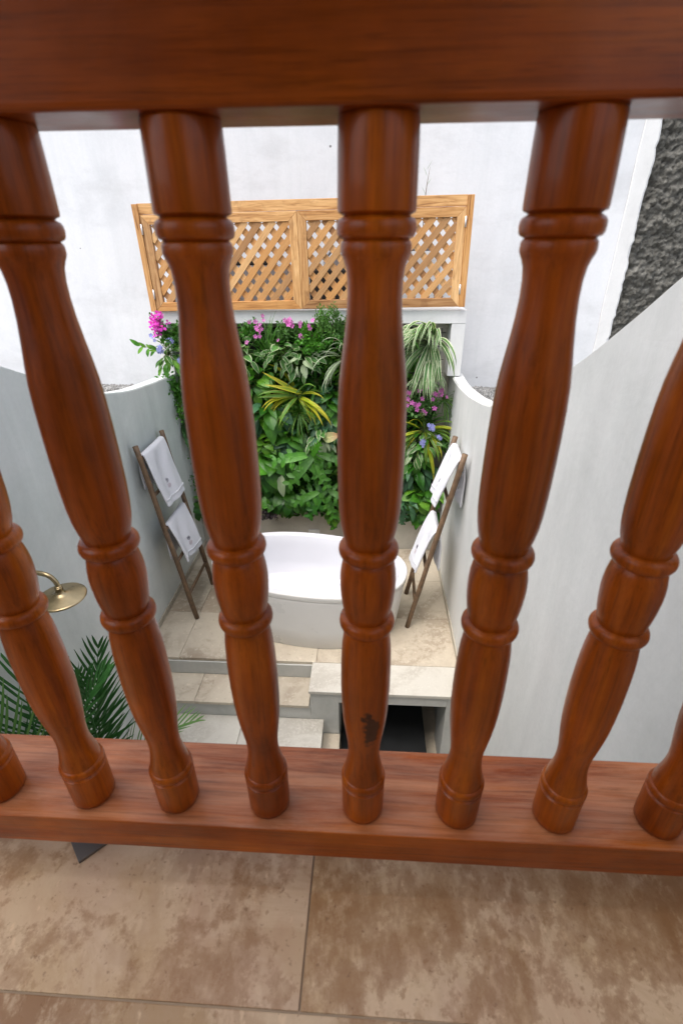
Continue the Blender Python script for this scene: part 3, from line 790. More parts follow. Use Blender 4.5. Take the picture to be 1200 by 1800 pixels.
def lobed_me(name, seed=0, nl=5):
    """deeply cut philodendron blade"""
    rg = random.Random(seed); v, f, uv = [], [], []
    def strip(p0, d, L, w, nrm, bend):
        b = len(v); side = d.cross(nrm).normalized(); p = Vector(p0); n = 5; dd = d.copy()
        for i in range(n + 1):
            t = i / n; ww = w * (.62 + .55 * math.sin(math.pi * min(1, t * 1.05)) ) * (1 if t < .72 else max(.05, (1 - t) / .28))
            for u in (-1, 0, 1): v.append(p + side * u * ww + nrm * (.22 * ww * abs(u))); uv.append(((u + 1) / 2, t))
            p = p + dd * (L / n); dd = (dd - nrm * bend / n).normalized()
        for i in range(n):
            for k in range(2): a = b + i * 3 + k; f.append((a, a + 1, a + 4, a + 3))
    up_ = Vector((0, 0, 1))
    strip((0, -.02, 0), Vector((0, 1, 0)), 1.0, .105, up_, .5)
    for i in range(nl):
        t = .02 + .80 * i / (nl - 1)
        L = (.44 - .27 * t) * (.75 + .25 * math.sin(math.pi * min(1, t + .35))) * rg.uniform(.88, 1.1)
        a = R(112 - 72 * t)
        for s in (-1, 1):
            d = Vector((s * math.sin(a), math.cos(a), -.12)).normalized()
            strip((0, t, -.12 * t * t), d, L * 1.28, .046 + .018 * (1 - t), Vector((0, 0, 1)), .45)
            # secondary notch lobe
            if i < nl - 2:
                d2 = Vector((s * math.sin(a - .4), math.cos(a - .4), -.1)).normalized()
                strip(Vector((0, t, -.12 * t * t)) + d * L * .45, d2, L * .62, .034, Vector((0, 0, 1)), .6)
    return from_py(name, v, f, 'lf_green', 'MESH', True, uv)
def frond_me(name, nl=18, L=1.0, leaf=.32, w=.016, bend=.9, seed=0, droop=.4):
    """feather frond: midrib with leaflets"""
    rg = random.Random(seed); v, f, uv = [], [], []; p = Vector((0, 0, 0)); ang = 0; P = []
    for i in range(nl + 1):
        P.append((p.copy(), ang)); p = p + Vector((0, math.cos(ang), -math.sin(ang))) * (L / nl); ang += bend * (.4 + 1.2 * i / nl) / nl
    tube_geo([q for q, _ in P], [.010 * L * (1 - .8 * i / nl) for i in range(nl + 1)], 5, v, f); uv += [(.5, .1)] * len(v)
    for i in range(2, nl + 1):
        q, a = P[i]; t = i / nl; fwd = Vector((0, math.cos(a), -math.sin(a))); upv = Vector((0, math.sin(a), math.cos(a)))
        ll = leaf * (math.sin(math.pi * min(1, .18 + t * .78)) ** .7) * rg.uniform(.85, 1.12)
        for s in (-1, 1):
            d = (Vector((s, 0, 0)) * (1.05 - .55 * t) + fwd * (.55 + .7 * t) + upv * .30 + Vector((rg.uniform(-.1, .1), rg.uniform(-.1, .1), rg.uniform(-.1, .1)))).normalized()
            b = len(v); pp = q.copy(); n = 4; sd_ = d.cross(upv).normalized()
            for j in range(n + 1):
                tt = j / n; ww = w * (math.sin(math.pi * (.12 + .86 * tt)) ** .8)
                for u in (-1, 1): v.append(pp + sd_ * u * ww); uv.append(((u + 1) / 2, tt))
                pp = pp + d * ll / n; d = (d - Vector((0, 0, 1)) * droop / n).normalized()
            for j in range(n): a0 = b + 2 * j; f.append((a0, a0 + 1, a0 + 3, a0 + 2))
    return from_py(name, v, f, 'lf_palm', 'MESH', True, uv)
def flower_me(name, n=5, petal=.5, seed=0, cup=.25, mat='fl_pink'):
    v, f, uv = [], [], []
    for k in range(n):
        a = 2 * math.pi * k / n; d = Vector((math.cos(a), math.sin(a), cup)); s = Vector((-math.sin(a), math.cos(a), 0)); b = len(v)
        for (l, w_, h) in ((.06, .05, 0), (.55, petal * .62, .05), (.85, petal * .55, .02), (1.0, petal * .12, -.05)):
            for u in (-1, 1): v.append(d * l + s * u * w_ + Vector((0, 0, h))); uv.append(((u + 1) / 2, l))
        for j in range(3): q = b + 2 * j; f.append((q, q + 1, q + 3, q + 2))
    return from_py(name, v, f, mat, 'MESH', True, uv)

ME = {}
for i, (bnd, tw) in enumerate(((.7, 0), (1.3, .3), (1.9, -.3), (2.5, .2), (3.0, -.15))):
    ME['strap%d' % i] = strip_me('leaf', 1, .042, bnd, 9, .35, 1, tw)
    ME['wide%d' % i] = strip_me('leaf', 1, .065, bnd * .85, 9, .3, 1, tw)
    ME['grass%d' % i] = strip_me('leaf', 1, .011, bnd, 7, .2, 1, tw)
for i in range(3):
    ME['oval%d' % i] = oval_me('leaf', .23 + .03 * i, .5 + .3 * i, 0, 7, .2, 0, .12, i)
    ME['lance%d' % i] = oval_me('leaf', .155, .6 + .3 * i, 0, 7, .28, 0, .10, i + 5)
    ME['heart%d' % i] = oval_me('leaf', .42, .5 + .25 * i, .9, 7, .12, .05, .08, i + 9)
    ME['lobed%d' % i] = lobed_me('leaf', i, 5)
    ME['fern%d' % i] = frond_me('frond', 22, 1, .17, .020, .8 + .5 * i, i, .3)
FL = flower_me('flower', 5, .5, 0, .25, 'fl_pink'); BR = flower_me('bract', 3, .62, 1, .7, 'fl_magenta'); FB = flower_me('flower', 5, .55, 2, .2, 'fl_blue')

def orient(o, base, d, nh, L, wsc=1.0):
    d = Vector(d).normalized(); nh = Vector(nh); nn = nh - d * nh.dot(d)
    if nn.length < 1e-3: nn = d.orthogonal()
    nn.normalize(); x = d.cross(nn)
    mm = Matrix((x * L * wsc, d * L, nn * L)).transposed().to_4x4(); mm.translation = Vector(base)
    o.matrix_local = mm
def leaf(parent, me, mat, base, d, nh, L, wsc=1.0, name='leaf'):
    o = link(name, ME[me] if isinstance(me, str) else me, parent)
    if mat: o.material_slots[0].link = 'OBJECT'; o.material_slots[0].material = M[mat]
    orient(o, base, d, nh, L, wsc); return o

PR = random.Random(21)
OUT = Vector((0, -1, 0))
def stems(parent, ends, mat='stem', r=.004):
    v, f = [], []
    for e in ends:
        e = Vector(e); tube_geo([(0, .05, 0), e * .5 + Vector((0, 0, .012)), e], [r, r * .8, r * .5], 5, v, f)
    if v: from_py('stem', v, f, mat, parent)
def clump(name, label, cat, loc, group, meshes, mats, n, L, spread=.5, rad=.03, upw=.5, outw=.7, wsc=1.0, side=0.0, stem=True, fan=None):
    """a plant rooted in the wall: leaves on short stalks around loc"""
    t = thing(name, label, cat, loc, group); ends = []
    for k in range(n):
        a = (PR.uniform(0, 2 * math.pi) if fan is None else PR.uniform(*fan))
        l = PR.uniform(*L); rr = rad * math.sqrt(PR.random()) * 1.2
        base = Vector((math.cos(a) * rr, -PR.uniform(.01, .05) - rad * .3, math.sin(a) * rr))
        d = Vector((math.cos(a) * spread + side, -outw * PR.uniform(.55, 1.2), math.sin(a) * spread + upw * PR.uniform(.4, 1.2)))
        nh = Vector((PR.uniform(-.25, .25), -.45, 1.0))
        leaf(t, PR.choice(meshes), PR.choice(mats), base, d, nh, l, wsc * PR.uniform(.85, 1.15)); ends.append(base)
    if stem: stems(t, ends)
    return t
def broad(name, label, loc, meshes, mats, n, L, rx, rz, group, cat='plant', down=.55, depth=.10, wsc=1.0):
    """broad leaves spread over an rx by rz patch, hanging like shingles"""
    t = thing(name, label, cat, loc, group); ends = []
    for k in range(n):
        a = k * 2.399 + PR.uniform(-.3, .3); q = math.sqrt((k + .5) / n)
        base = Vector((math.cos(a) * q * rx, -depth * (1.05 - q * .75) - PR.uniform(0, .03), math.sin(a) * q * rz + .02))
        d = Vector((math.cos(a) * .55 + PR.uniform(-.3, .3), -PR.uniform(.25, .7), math.sin(a) * .5 - down * PR.uniform(.5, 1.3)))
        nh = Vector((math.cos(a) * .3 + PR.uniform(-.3, .3), -1.0, .75 + PR.uniform(-.3, .3)))
        leaf(t, PR.choice(meshes), PR.choice(mats), base, d, nh, PR.uniform(*L), wsc * PR.uniform(.9, 1.1)); ends.append(base)
    stems(t, ends); return t
def bush(name, label, loc, rx, ry, rz, n, size, mat, group=None, cat='plant', up_=.3):
    """fine-leaved plant: hundreds of tiny leaves as one part"""
    t = thing(name, label, cat, loc, group); v, f, uv = [], [], []; se = []
    for s in range(9):
        se.append(Vector((PR.gauss(0, .5) * rx, -abs(PR.gauss(.5, .35)) * ry, PR.gauss(.15, .5) * rz)))
    for k in range(n):
        c = PR.choice(se); q = c * PR.uniform(.25, 1.15) + Vector((PR.gauss(0, .16) * rx, PR.gauss(0, .16) * ry, PR.gauss(0, .16) * rz))
        d = Vector((PR.gauss(0, 1), PR.gauss(-.5, 1), PR.gauss(up_, 1))).normalized(); s_ = d.orthogonal().normalized(); s_ = (s_ * math.cos(k) + d.cross(s_) * math.sin(k)); l = size * PR.uniform(.6, 1.3); b = len(v)
        m_ = q + d * l * .5 + d.cross(s_) * l * .06
        v += [q, m_ - s_ * l * .24, q + d * l, m_ + s_ * l * .24]; uv += [(.5, 0), (0, .5), (.5, 1), (1, .5)]
        f.append((b, b + 1, b + 2, b + 3))
    o = from_py('foliage', v, f, mat, t, False, uv); o['kind'] = 'stuff'
    stems(t, se, 'woody', .0035); return t
def blossoms(t, me, pts, size, mat=None, name='flower', out=(0, -1, .35)):
    for p in pts:
        d = Vector(out) + Vector((PR.uniform(-.6, .6), PR.uniform(-.3, .3), PR.uniform(-.5, .5)))
        o = link(name, me, t)
        if mat: o.material_slots[0].link = 'OBJECT'; o.material_slots[0].material = M[mat]
        nn = d.normalized(); x = nn.orthogonal().normalized(); y = nn.cross(x); s = size * PR.uniform(.8, 1.2)
        mm = Matrix((x * s, y * s, nn * s)).transposed().to_4x4(); mm.translation = Vector(p); o.matrix_local = mm
def scatter(n, c, r): return [Vector(c) + Vector((PR.gauss(0, r[0]), PR.gauss(0, r[1]), PR.gauss(0, r[2]))) for _ in range(n)]

# planter backing with wire grid
pb = thing('planter_panel', 'black felt planter panel with wire grid behind the plants', 'planter', (-.6, 4.60, .47))
box('felt', -1.915, .60, 4.575, 4.61, .475, 2.44, 'black_felt', pb, .003)
for k in range(16): o = tube('wire', [(-1.31, 0, 0), (1.315, 0, 0)], .0035, 'wire', pb, 6); o.location = (0, -.031, .05 + k * .125)
for k in range(17): o = tube('wire', [(0, 0, 0), (0, 0, 1.95)], .0035, 'wire', pb, 6); o.location = (-1.28 + k * .16, -.038, .02)

# small-leaved filler over the felt: uncountable
def filler(n, seed, lo, hi, front, mat, label, name):
    v, f, uv = [], [], []; fr = random.Random(seed)
    for k in range(n):
        x = fr.uniform(-1.95, .66); z = .42 + 2.02 * fr.random()
        if x > .46 and z > 1.95: continue
        if x > .30 and 1.05 < z < 1.25 and fr.random() < .7: continue
        h = noise.noise(Vector((x * 3.1, seed, z * 3.1)))
        if front and h < -.05: continue
        y = 4.57 - fr.random() ** (.8 if front else 1.6) * (.10 + .08 * h + front)
        d = Vector((fr.gauss(0, .8), fr.gauss(-.7, .4), fr.gauss(-.4, .8))).normalized(); s_ = d.cross(Vector((fr.gauss(0, .4), -.6, 1))).normalized()
        l = fr.uniform(lo, hi) * (1.0 + .5 * h); b = len(v); q = Vector((x, y, z)); bow = d.cross(s_) * -l * .12
        v += [q, q + d * l * .35 - s_ * l * .27, q + d * l * .75 - s_ * l * .2 + bow, q + d * l + bow * 2, q + d * l * .75 + s_ * l * .2 + bow, q + d * l * .35 + s_ * l * .27, q + d * l * .5 - bow * .6]
        uv += [(.5, 0), (0, .35), (.1, .75), (.5, 1), (.9, .75), (1, .35), (.5, .5)]
        f += [(b, b + 1, b + 6), (b + 1, b + 2, b + 6), (b + 2, b + 3, b + 6), (b + 3, b + 4, b + 6), (b + 4, b + 5, b + 6), (b + 5, b, b + 6)]
    o = from_py(name, v, f, mat, None, True, uv); tag(o, label, 'foliage', kind='stuff')
M['lf_filler'] = leafmat('leaf_filler', (.012, .065, .006), (.055, .19, .016), rough=.40)
M['lf_filler_light'] = leafmat('leaf_filler_light', (.05, .17, .012), (.13, .29, .03), rough=.48)
filler(15000, 8, .025, .075, 0, 'lf_filler', 'dense dark small leaved greenery filling the living wall between the larger plants', 'wall_foliage')
filler(13000, 3, .014, .042, .085, 'lf_filler_light', 'fine bright green sprigs growing through the living wall', 'wall_sprigs')

# ------------------------------------------------------------------ the living wall, plant by plant
GP = 'plants of the living wall'
OV, HE, LA = ['oval0', 'oval1', 'oval2'], ['heart0', 'heart1', 'heart2'], ['lance0', 'lance1', 'lance2']
ST = ['strap1', 'strap2', 'strap3']; SD = ['strap2', 'strap3', 'strap4']; WD = ['wide1', 'wide2', 'wide3']; GR = ['grass1', 'grass2', 'grass3', 'grass4']
# --- top left corner
t = bush('bougainvillea', 'magenta bougainvillea spray sticking out at the top left of the living wall', (-1.887, 4.360, 2.397), .13, .16, .15, 420, .045, 'lf_green')
tube('branch', [(0, 0, -.02), (-.07, -.10, .05), Vector((-1.944, 4.240, 2.515)) - t.location], [.007, .005, .003], 'woody', t, 6)
c_ = Vector((-1.948, 4.230, 2.502)) - t.location
blossoms(t, BR, scatter(26, c_, (.030, .03, .028)), .030, 'fl_magenta', 'bract')
blossoms(t, BR, scatter(9, c_ + Vector((.005, 0, .085)), (.022, .02, .012)), .026, 'fl_magenta', 'bract')
t = clump('plumbago', 'pale blue plumbago with loose leaves over the left wall end', 'plant', (-1.927, 4.330, 2.236), GP, LA, ['lf_bright', 'lf_green', 'lf_varieg'], 34, (.07, .14), 1.0, .10, -.1, .8, 1.1)
tube('branch', [(0, 0, 0), (-.09, -.06, .05), (-.20, -.12, .10)], [.005, .004, .002], 'stem', t, 6)
for k in range(7): leaf(t, PR.choice(LA), PR.choice(['lf_bright', 'lf_green']), (-.07 - .022 * k, -.06 - .011 * k, .04 + .009 * k), (-.5 + PR.uniform(-.3, .3), -.3, -.8 if k % 2 else .5), (0, -1, .4), PR.uniform(.07, .11), 1.2)
blossoms(t, FB, scatter(8, Vector((-1.957, 4.220, 2.293)) - t.location, (.018, .018, .016)), .024); blossoms(t, FB, scatter(4, Vector((-1.835, 4.220, 2.369)) - t.location, (.012, .012, .012)), .024); blossoms(t, FB, scatter(5, Vector((-1.994, 4.220, 2.409)) - t.location, (.018, .012, .018)), .018); blossoms(t, FB, scatter(3, Vector((-1.795, 4.220, 2.195)) - t.location, (.01, .01, .012)), .022)
bush('fern_bush', 'feathery dark green plant hanging beside the left wall end below the plumbago', (-1.899, 4.380, 1.850), .12, .16, .26, 900, .040, 'lf_green', GP, up_=-.4)
clump('fern', 'dark fern at the left edge of the living wall above the ladder', 'fern', (-1.916, 4.400, 1.579), GP, ['fern0', 'fern1', 'fern2'], ['lf_dark', 'lf_green'], 13, (.20, .34), .7, .05, -.3, .8)
bush('fine_bush', 'small bushy green plant beside the top of the left ladder', (-1.995, 4.380, 0.867), .13, .16, .12, 700, .035, 'lf_green', GP)
broad('pothos', 'dark glossy pothos at the lower left edge behind the left ladder', (-1.938, 4.420, 0.571), HE, ['lf_dark', 'lf_green'], 16, (.10, .17), .15, .16, GP)
broad('pothos', 'green pothos in the left column behind the second baluster, upper of two', (-1.588, 4.420, 2.123), HE, ['lf_green', 'lf_dark'], 22, (.10, .17), .20, .18, GP)
broad('rubber_plant', 'broad dark leaves behind the second baluster at mid height', (-1.614, 4.420, 1.514), OV, ['lf_dark', 'lf_green'], 20, (.15, .24), .20, .2, GP)
broad('pothos', 'green pothos in the left column behind the second baluster, lower of two', (-1.574, 4.420, 0.863), HE, ['lf_green', 'lf_bright'], 22, (.10, .17), .20, .2, GP)
# --- top row, centre
t = bush('geranium', 'pink flowering plant at the top, left of the grass tuft', (-1.128, 4.380, 2.421), .14, .18, .10, 520, .04, 'lf_green')
blossoms(t, FL, [Vector(p) - t.location for p in ((-1.096, 4.240, 2.535), (-1.039, 4.240, 2.535), (-0.967, 4.240, 2.587), (-0.963, 4.230, 2.550), (-0.995, 4.220, 2.513), (-1.029, 4.220, 2.489), (-0.983, 4.220, 2.479), (-1.001, 4.220, 2.450), (-1.044, 4.210, 2.412), (-1.002, 4.210, 2.417), (-1.127, 4.210, 2.363), (-1.023, 4.210, 2.471), (-0.839, 4.220, 2.381))], .021)
clump('grass_tuft', 'tuft of thin upright grass at the top, beside the pink flowers', 'grass', (-0.960, 4.380, 2.214), None, ['grass0', 'grass1', 'grass2'], ['lf_fine', 'lf_green'], 60, (.22, .45), .32, .03, 1.1, .45, 1.0, stem=False)
t = bush('geranium', 'pink flowering plant at the top, right of the grass tuft', (-0.751, 4.380, 2.421), .13, .18, .10, 520, .04, 'lf_fine')
blossoms(t, FL, [Vector(p) - t.location for p in ((-0.768, 4.230, 2.550), (-0.735, 4.220, 2.547), (-0.720, 4.210, 2.529), (-0.736, 4.210, 2.515), (-0.702, 4.220, 2.504), (-0.750, 4.210, 2.539), (-0.725, 4.220, 2.557), (-0.710, 4.220, 2.537))], .022)
t = bush('geranium', 'pink flowering plant at the top, below the timber frame, right of centre', (-0.602, 4.380, 2.406), .13, .16, .10, 480, .04, 'lf_green')
blossoms(t, FL, [Vector(p) - t.location for p in ((-0.629, 4.220, 2.528), (-0.635, 4.220, 2.499), (-0.552, 4.210, 2.510), (-0.542, 4.210, 2.486), (-0.517, 4.230, 2.550), (-0.631, 4.200, 2.424), (-0.622, 4.200, 2.410))], .021)
bush('herb_bush', 'airy light green herb rising over the white beam, nearer the middle baluster', (-0.312, 4.360, 2.489), .12, .14, .13, 900, .026, 'lf_fine', GP, up_=1.2)
bush('herb_bush', 'airy light green herb rising over the white beam, right of the pink flowers', (-0.448, 4.360, 2.509), .13, .14, .15, 950, .026, 'lf_fine', GP, up_=1.2)
bush('parsley_bush', 'frilly green plant under the airy herbs', (-0.526, 4.380, 2.283), .15, .18, .12, 900, .03, 'lf_green', GP)
broad('hosta', 'cream edged hosta like plant left of the grass tuft', (-1.197, 4.400, 2.209), OV + LA, ['lf_varieg'], 18, (.10, .16), .16, .16, GP, down=.3, depth=.16)
broad('hosta', 'cream edged hosta like plant above the yellow lily, left one', (-0.837, 4.400, 2.226), OV + LA, ['lf_varieg'], 18, (.09, .15), .13, .12, GP, down=.4, depth=.17)
broad('hosta', 'cream edged hosta like plant above the yellow lily, right one', (-0.641, 4.400, 2.174), LA + OV, ['lf_varieg', 'lf_varieg', 'lf_pale'], 24, (.09, .15), .14, .12, GP, down=.5, depth=.17)
clump('spider_plant', 'silvery narrow leaved spider plant showing left of the middle baluster', 'spider plant', (-0.250, 4.360, 2.205), None, SD, ['lf_silver'], 46, (.22, .42), .9, .05, .35, .8, .48)
broad('pothos', 'green pothos left of the yellow lily', (-1.091, 4.420, 1.948), HE + OV, ['lf_green', 'lf_bright'], 20, (.09, .15), .15, .13, GP)
clump('yellow_lily', 'yellow green strap leaved lily in the middle of the living wall', 'lily', (-0.705, 4.380, 1.837), None, ['wide1', 'wide2', 'wide3', 'wide2'], ['lf_yellow', 'lf_yellow', 'lf_strap'], 17, (.26, .46), 1.0, .03, .5, .7, .82)
leaf(bpy.data.objects['yellow_lily'], 'wide0', 'lf_yellow', (.02, -.06, .02), (-.72, -.35, .62), (.3, -1, .5), .42, .75)
leaf(bpy.data.objects['yellow_lily'], 'wide0', 'lf_yellow', (.06, -.06, .03), (-.62, -.4, .30), (.2, -1, .6), .40, .8)
leaf(bpy.data.objects['yellow_lily'], 'wide1', 'lf_strap', (-.02, -.06, .0), (-.85, -.4, .16), (.2, -1, .6), .38, .8)
clump('strap_plant', 'dark strap leaves fanning behind the yellow lily', 'plant', (-0.523, 4.420, 1.974), None, WD, ['lf_green', 'lf_dark'], 16, (.20, .36), .9, .04, .2, .6, .8)
broad('long_leaf_plant', 'long drooping green leaves below and left of the yellow lily', (-1.037, 4.420, 1.624), ['lance0', 'lance1', 'oval1'], ['lf_green', 'lf_dark', 'lf_blue'], 20, (.18, .30), .16, .14, GP, down=.9, depth=.15)
clump('fern', 'narrow green fern beside the second baluster at mid height', 'fern', (-1.132, 4.420, 1.550), GP, ['fern1', 'fern2'], ['lf_bright', 'lf_green'], 8, (.18, .28), .5, .04, -.6, .6)
clump('grass_tuft', 'hanging tuft of fine grass under the yellow lily', 'grass', (-0.702, 4.380, 1.675), None, ['grass3', 'grass4', 'grass2'], ['lf_fine', 'lf_strap', 'lf_green'], 70, (.18, .36), .7, .03, .1, .7, 1.0, stem=False)
broad('pothos', 'green pothos right of the yellow lily', (-0.393, 4.420, 1.748), HE, ['lf_green', 'lf_blue'], 20, (.09, .15), .13, .16, GP)
broad('pothos', 'bluish green pothos above the big split leaf', (-0.436, 4.400, 1.553), HE + OV, ['lf_blue', 'lf_green'], 20, (.09, .14), .13, .11, GP)
t = broad('caladium', 'pale mottled leaves, one browning, right above the big split leaf', (-0.455, 4.380, 1.401), OV + LA, ['lf_varieg', 'lf_pale', 'lf_blue'], 15, (.11, .18), .13, .10, GP, depth=.14)
leaf(t, 'oval1', 'lf_brown', (0, -.17, .04), (.75, -.4, .35), (0, -1, .4), .20, 1.0)
broad('curly_leaf_plant', 'curly rounded green leaves above the split leaf, left side', (-0.799, 4.420, 1.382), HE, ['lf_green', 'lf_blue'], 16, (.13, .19), .13, .11, GP, depth=.12)
broad('pothos', 'bright yellow green pothos beside the second baluster', (-1.056, 4.400, 1.342), HE, ['lf_bright'], 20, (.08, .13), .12, .13, GP, depth=.13)
def phil(label, loc, specs):
    t = thing('philodendron', label, 'philodendron', loc, 'split leaf philodendrons')
    ends = []
    for (dx, dz, d, L, me) in specs:
        leaf(t, me, PR.choice(['lf_green', 'lf_dark', 'lf_green']), (dx, -.17 + PR.uniform(-.03, .03), dz), d, (PR.uniform(-.2, .2), -1, .65), L, 1.0); ends.append((dx, -.17, dz))
    stems(t, ends, 'stem', .006); return t
phil('large split leaf philodendron in the lower middle, upper plant', (-0.594, 4.400, 1.202), [(.02, .03, (-.55, -.35, -.55), .42, 'lobed0'), (.06, .0, (.35, -.4, -.75), .34, 'lobed1'), (-.02, .05, (-.95, -.3, -.05), .40, 'lobed2'), (.08, .06, (.9, -.3, -.1), .32, 'lobed0'), (.03, .06, (.2, -.4, .5), .26, 'lobed1')])
phil('split leaf philodendron low down, under the larger one', (-0.470, 4.400, 0.845), [(.0, .0, (-.45, -.35, -.75), .36, 'lobed1'), (.03, -.02, (.3, -.4, -.85), .32, 'lobed2'), (-.05, .0, (-.95, -.3, -.35), .32, 'lobed0'), (.05, .03, (.9, -.4, -.3), .28, 'lobed1')])
broad('big_heart_plant', 'large dark heart shaped leaves low beside the second baluster', (-1.031, 4.400, 1.038), HE, ['lf_dark', 'lf_green', 'lf_green'], 20, (.15, .23), .15, .17, GP, down=.7, depth=.15)
leaf(bpy.data.objects['big_heart_plant'], 'lance0', 'lf_pale', (.14, -.18, .0), (-.05, -.15, -1), (-.6, -1, .1), .26, 1.5)
broad('pothos', 'dark heart leaves along the bottom edge above the tub', (-0.890, 4.420, 0.666), HE, ['lf_green', 'lf_dark'], 24, (.11, .17), .24, .10, GP, down=.9, depth=.12)
bush('dark_trailer', 'small dark purple trailing plant at the bottom edge beside the second baluster', (-1.097, 4.400, 0.513), .12, .14, .06, 320, .045, 'lf_purple', None, up_=-.5)
broad('pothos', 'trailing green leaves at the bottom edge left of the middle baluster', (-0.363, 4.420, 0.548), OV, ['lf_green', 'lf_bright'], 24, (.08, .13), .13, .12, GP, down=1.0, depth=.12)
t = thing('vine', 'thin vine with few leaves hanging below the plants left of the middle baluster', 'vine', (-0.389, 4.400, 0.470))
tube('stem_', [(0, -.02, .04), (0, -.06, -.04), (.01, -.05, -.12)], .003, 'stem', t, 5).name = 'stem'
for k in range(6): leaf(t, 'heart1', 'lf_green', (.004 * k, -.06, .02 - .028 * k), (-.8 if k % 2 else .8, -.4, -.6), (0, -1, .5), .06)
# --- behind the middle baluster
broad('pothos', 'green pothos behind the middle baluster, upper of two', (-0.003, 4.420, 2.236), HE, ['lf_green', 'lf_dark'], 22, (.10, .16), .20, .18, GP)
broad('rubber_plant', 'broad dark leaves behind the middle baluster at mid height', (0.008, 4.420, 1.682), OV, ['lf_dark', 'lf_green'], 24, (.14, .22), .20, .22, GP)
broad('pothos', 'green pothos behind the middle baluster, lower of two', (0.023, 4.420, 0.994), HE, ['lf_green', 'lf_bright'], 26, (.11, .17), .20, .24, GP)
# --- right of the middle baluster
t = clump('spider_plant', 'big striped spider plant cascading at the upper right of the living wall', 'spider plant', (0.536, 4.400, 2.334), None, ['strap2', 'strap3', 'strap4', 'strap3'], ['lf_spider'], 84, (.30, .60), .48, .07, .06, .66, .78, side=-.36)
for k in range(14): leaf(t, PR.choice(SD), 'lf_spider', (-.02, -.05, -.28 + PR.uniform(-.05, .05)), (PR.uniform(-.5, .7), -.7, .25), (0, -.4, 1), PR.uniform(.3, .46), .55)
leaf(t, 'wide0', 'lf_green', (-.10, -.22, -.02), (-.5, -.3, .75), (0, -1, .5), .16, .8)
tube('branch', [(0, -.02, -.16), (.03, -.05, -.24), (.06, -.06, -.30)], .009, 'woody', t, 6)
t = bush('purple_flowers', 'plant with many small purple pink flowers under the spider plant', (0.524, 4.400, 1.762), .22, .20, .09, 700, .04, 'lf_varieg')
blossoms(t, FL, [Vector(p) - t.location for p in ((0.359, 4.220, 1.905), (0.367, 4.220, 1.851), (0.406, 4.210, 1.816), (0.456, 4.200, 1.786), (0.471, 4.200, 1.803), (0.513, 4.200, 1.742), (0.577, 4.220, 1.907), (0.615, 4.220, 1.902), (0.597, 4.210, 1.850), (0.681, 4.230, 1.889), (0.690, 4.240, 1.930), (0.620, 4.210, 1.763), (0.500, 4.210, 1.855), (0.365, 4.210, 1.788), (0.733, 4.240, 1.865), (0.557, 4.220, 1.961), (0.469, 4.220, 1.933), (0.458, 4.200, 1.753), (0.656, 4.220, 1.924), (0.531, 4.200, 1.720), (0.380, 4.220, 1.911), (0.433, 4.200, 1.802), (0.638, 4.220, 1.886))], .024)
clump('stalk_plant', 'pale thin stalked plant trailing at the right edge beside the purple flowers', 'plant', (0.721, 4.400, 1.809), None, GR, ['lf_bright', 'lf_strap', 'lf_fine'], 44, (.14, .30), .6, .03, .1, .7, 1.6)
clump('strap_plant', 'dark green strap leaf standing among the purple flowers', 'plant', (0.583, 4.360, 1.601), None, ['wide0', 'wide1'], ['lf_dark', 'lf_green'], 9, (.18, .30), .5, .03, .8, .5, .9)
t = clump('yellow_lily', 'yellow edged strap leaved lily at the right below the purple flowers', 'lily', (0.552, 4.380, 1.511), None, WD, ['lf_strap', 'lf_yellow', 'lf_strap'], 24, (.22, .42), 1.0, .04, .45, .7, .60)
leaf(t, 'wide0', 'lf_yellow', (.03, -.14, -.12), (.32, -.12, -.95), (.6, -1, .2), .44, .75)
leaf(t, 'wide2', 'lf_yellow', (.06, -.08, .02), (.85, -.5, .35), (0, -.4, 1), .36, .7)
t = broad('plumbago', 'blue flowered plant with cream edged leaves above the right ladder', (0.577, 4.400, 1.345), LA + OV, ['lf_varieg', 'lf_varieg', 'lf_green'], 30, (.09, .15), .18, .12, GP, down=.5, depth=.14)
for p in ((0.608, 4.200, 1.573), (0.525, 4.200, 1.420), (0.703, 4.260, 1.448)): blossoms(t, FB, scatter(7, Vector(p) - t.location, (.014, .014, .014)), .022)
bush('cream_bush', 'small cream edged leaves at the right edge beside the blue flowers', (0.740, 4.420, 1.438), .09, .14, .10, 260, .055, 'lf_varieg', GP)
broad('silver_leaf_plant', 'cream edged leaves hanging right of the middle baluster', (0.468, 4.400, 1.237), OV + LA, ['lf_varieg', 'lf_pale', 'lf_green'], 18, (.12, .18), .12, .12, GP, down=.8, depth=.15)
broad('dark_leaf_plant', 'long dark leaves behind the right ladder, upper', (0.458, 4.420, 1.028), LA, ['lf_dark', 'lf_blue'], 22, (.16, .24), .18, .10, GP, depth=.12)
bush('dark_fern_bush', 'very dark small leaved patch behind the right ladder', (0.650, 4.460, 0.933), .17, .10, .12, 520, .05, 'lf_purple', GP)
broad('pothos', 'bright round leaved pothos low beside the right ladder', (0.561, 4.400, 0.727), HE, ['lf_bright', 'lf_green', 'lf_green'], 24, (.10, .16), .15, .13, GP, down=.6, depth=.13)
broad('grey_leaf_plant', 'bluish grey jagged leaves low beside the middle baluster', (0.416, 4.400, 0.668), ['lobed0', 'lobed1', 'lance1'], ['lf_blue'], 10, (.14, .22), .10, .11, GP, depth=.15)
broad('pothos', 'trailing leaves at the bottom right corner of the living wall', (0.637, 4.420, 0.483), OV + HE, ['lf_green', 'lf_dark'], 22, (.08, .13), .18, .07, GP, down=.9, depth=.12)
broad('lance_leaf_plant', 'single upright green leaves right of the bright pothos', (0.719, 4.420, 0.790), ['oval0', 'lance1'], ['lf_green', 'lf_bright'], 10, (.14, .20), .08, .10, GP, depth=.14)

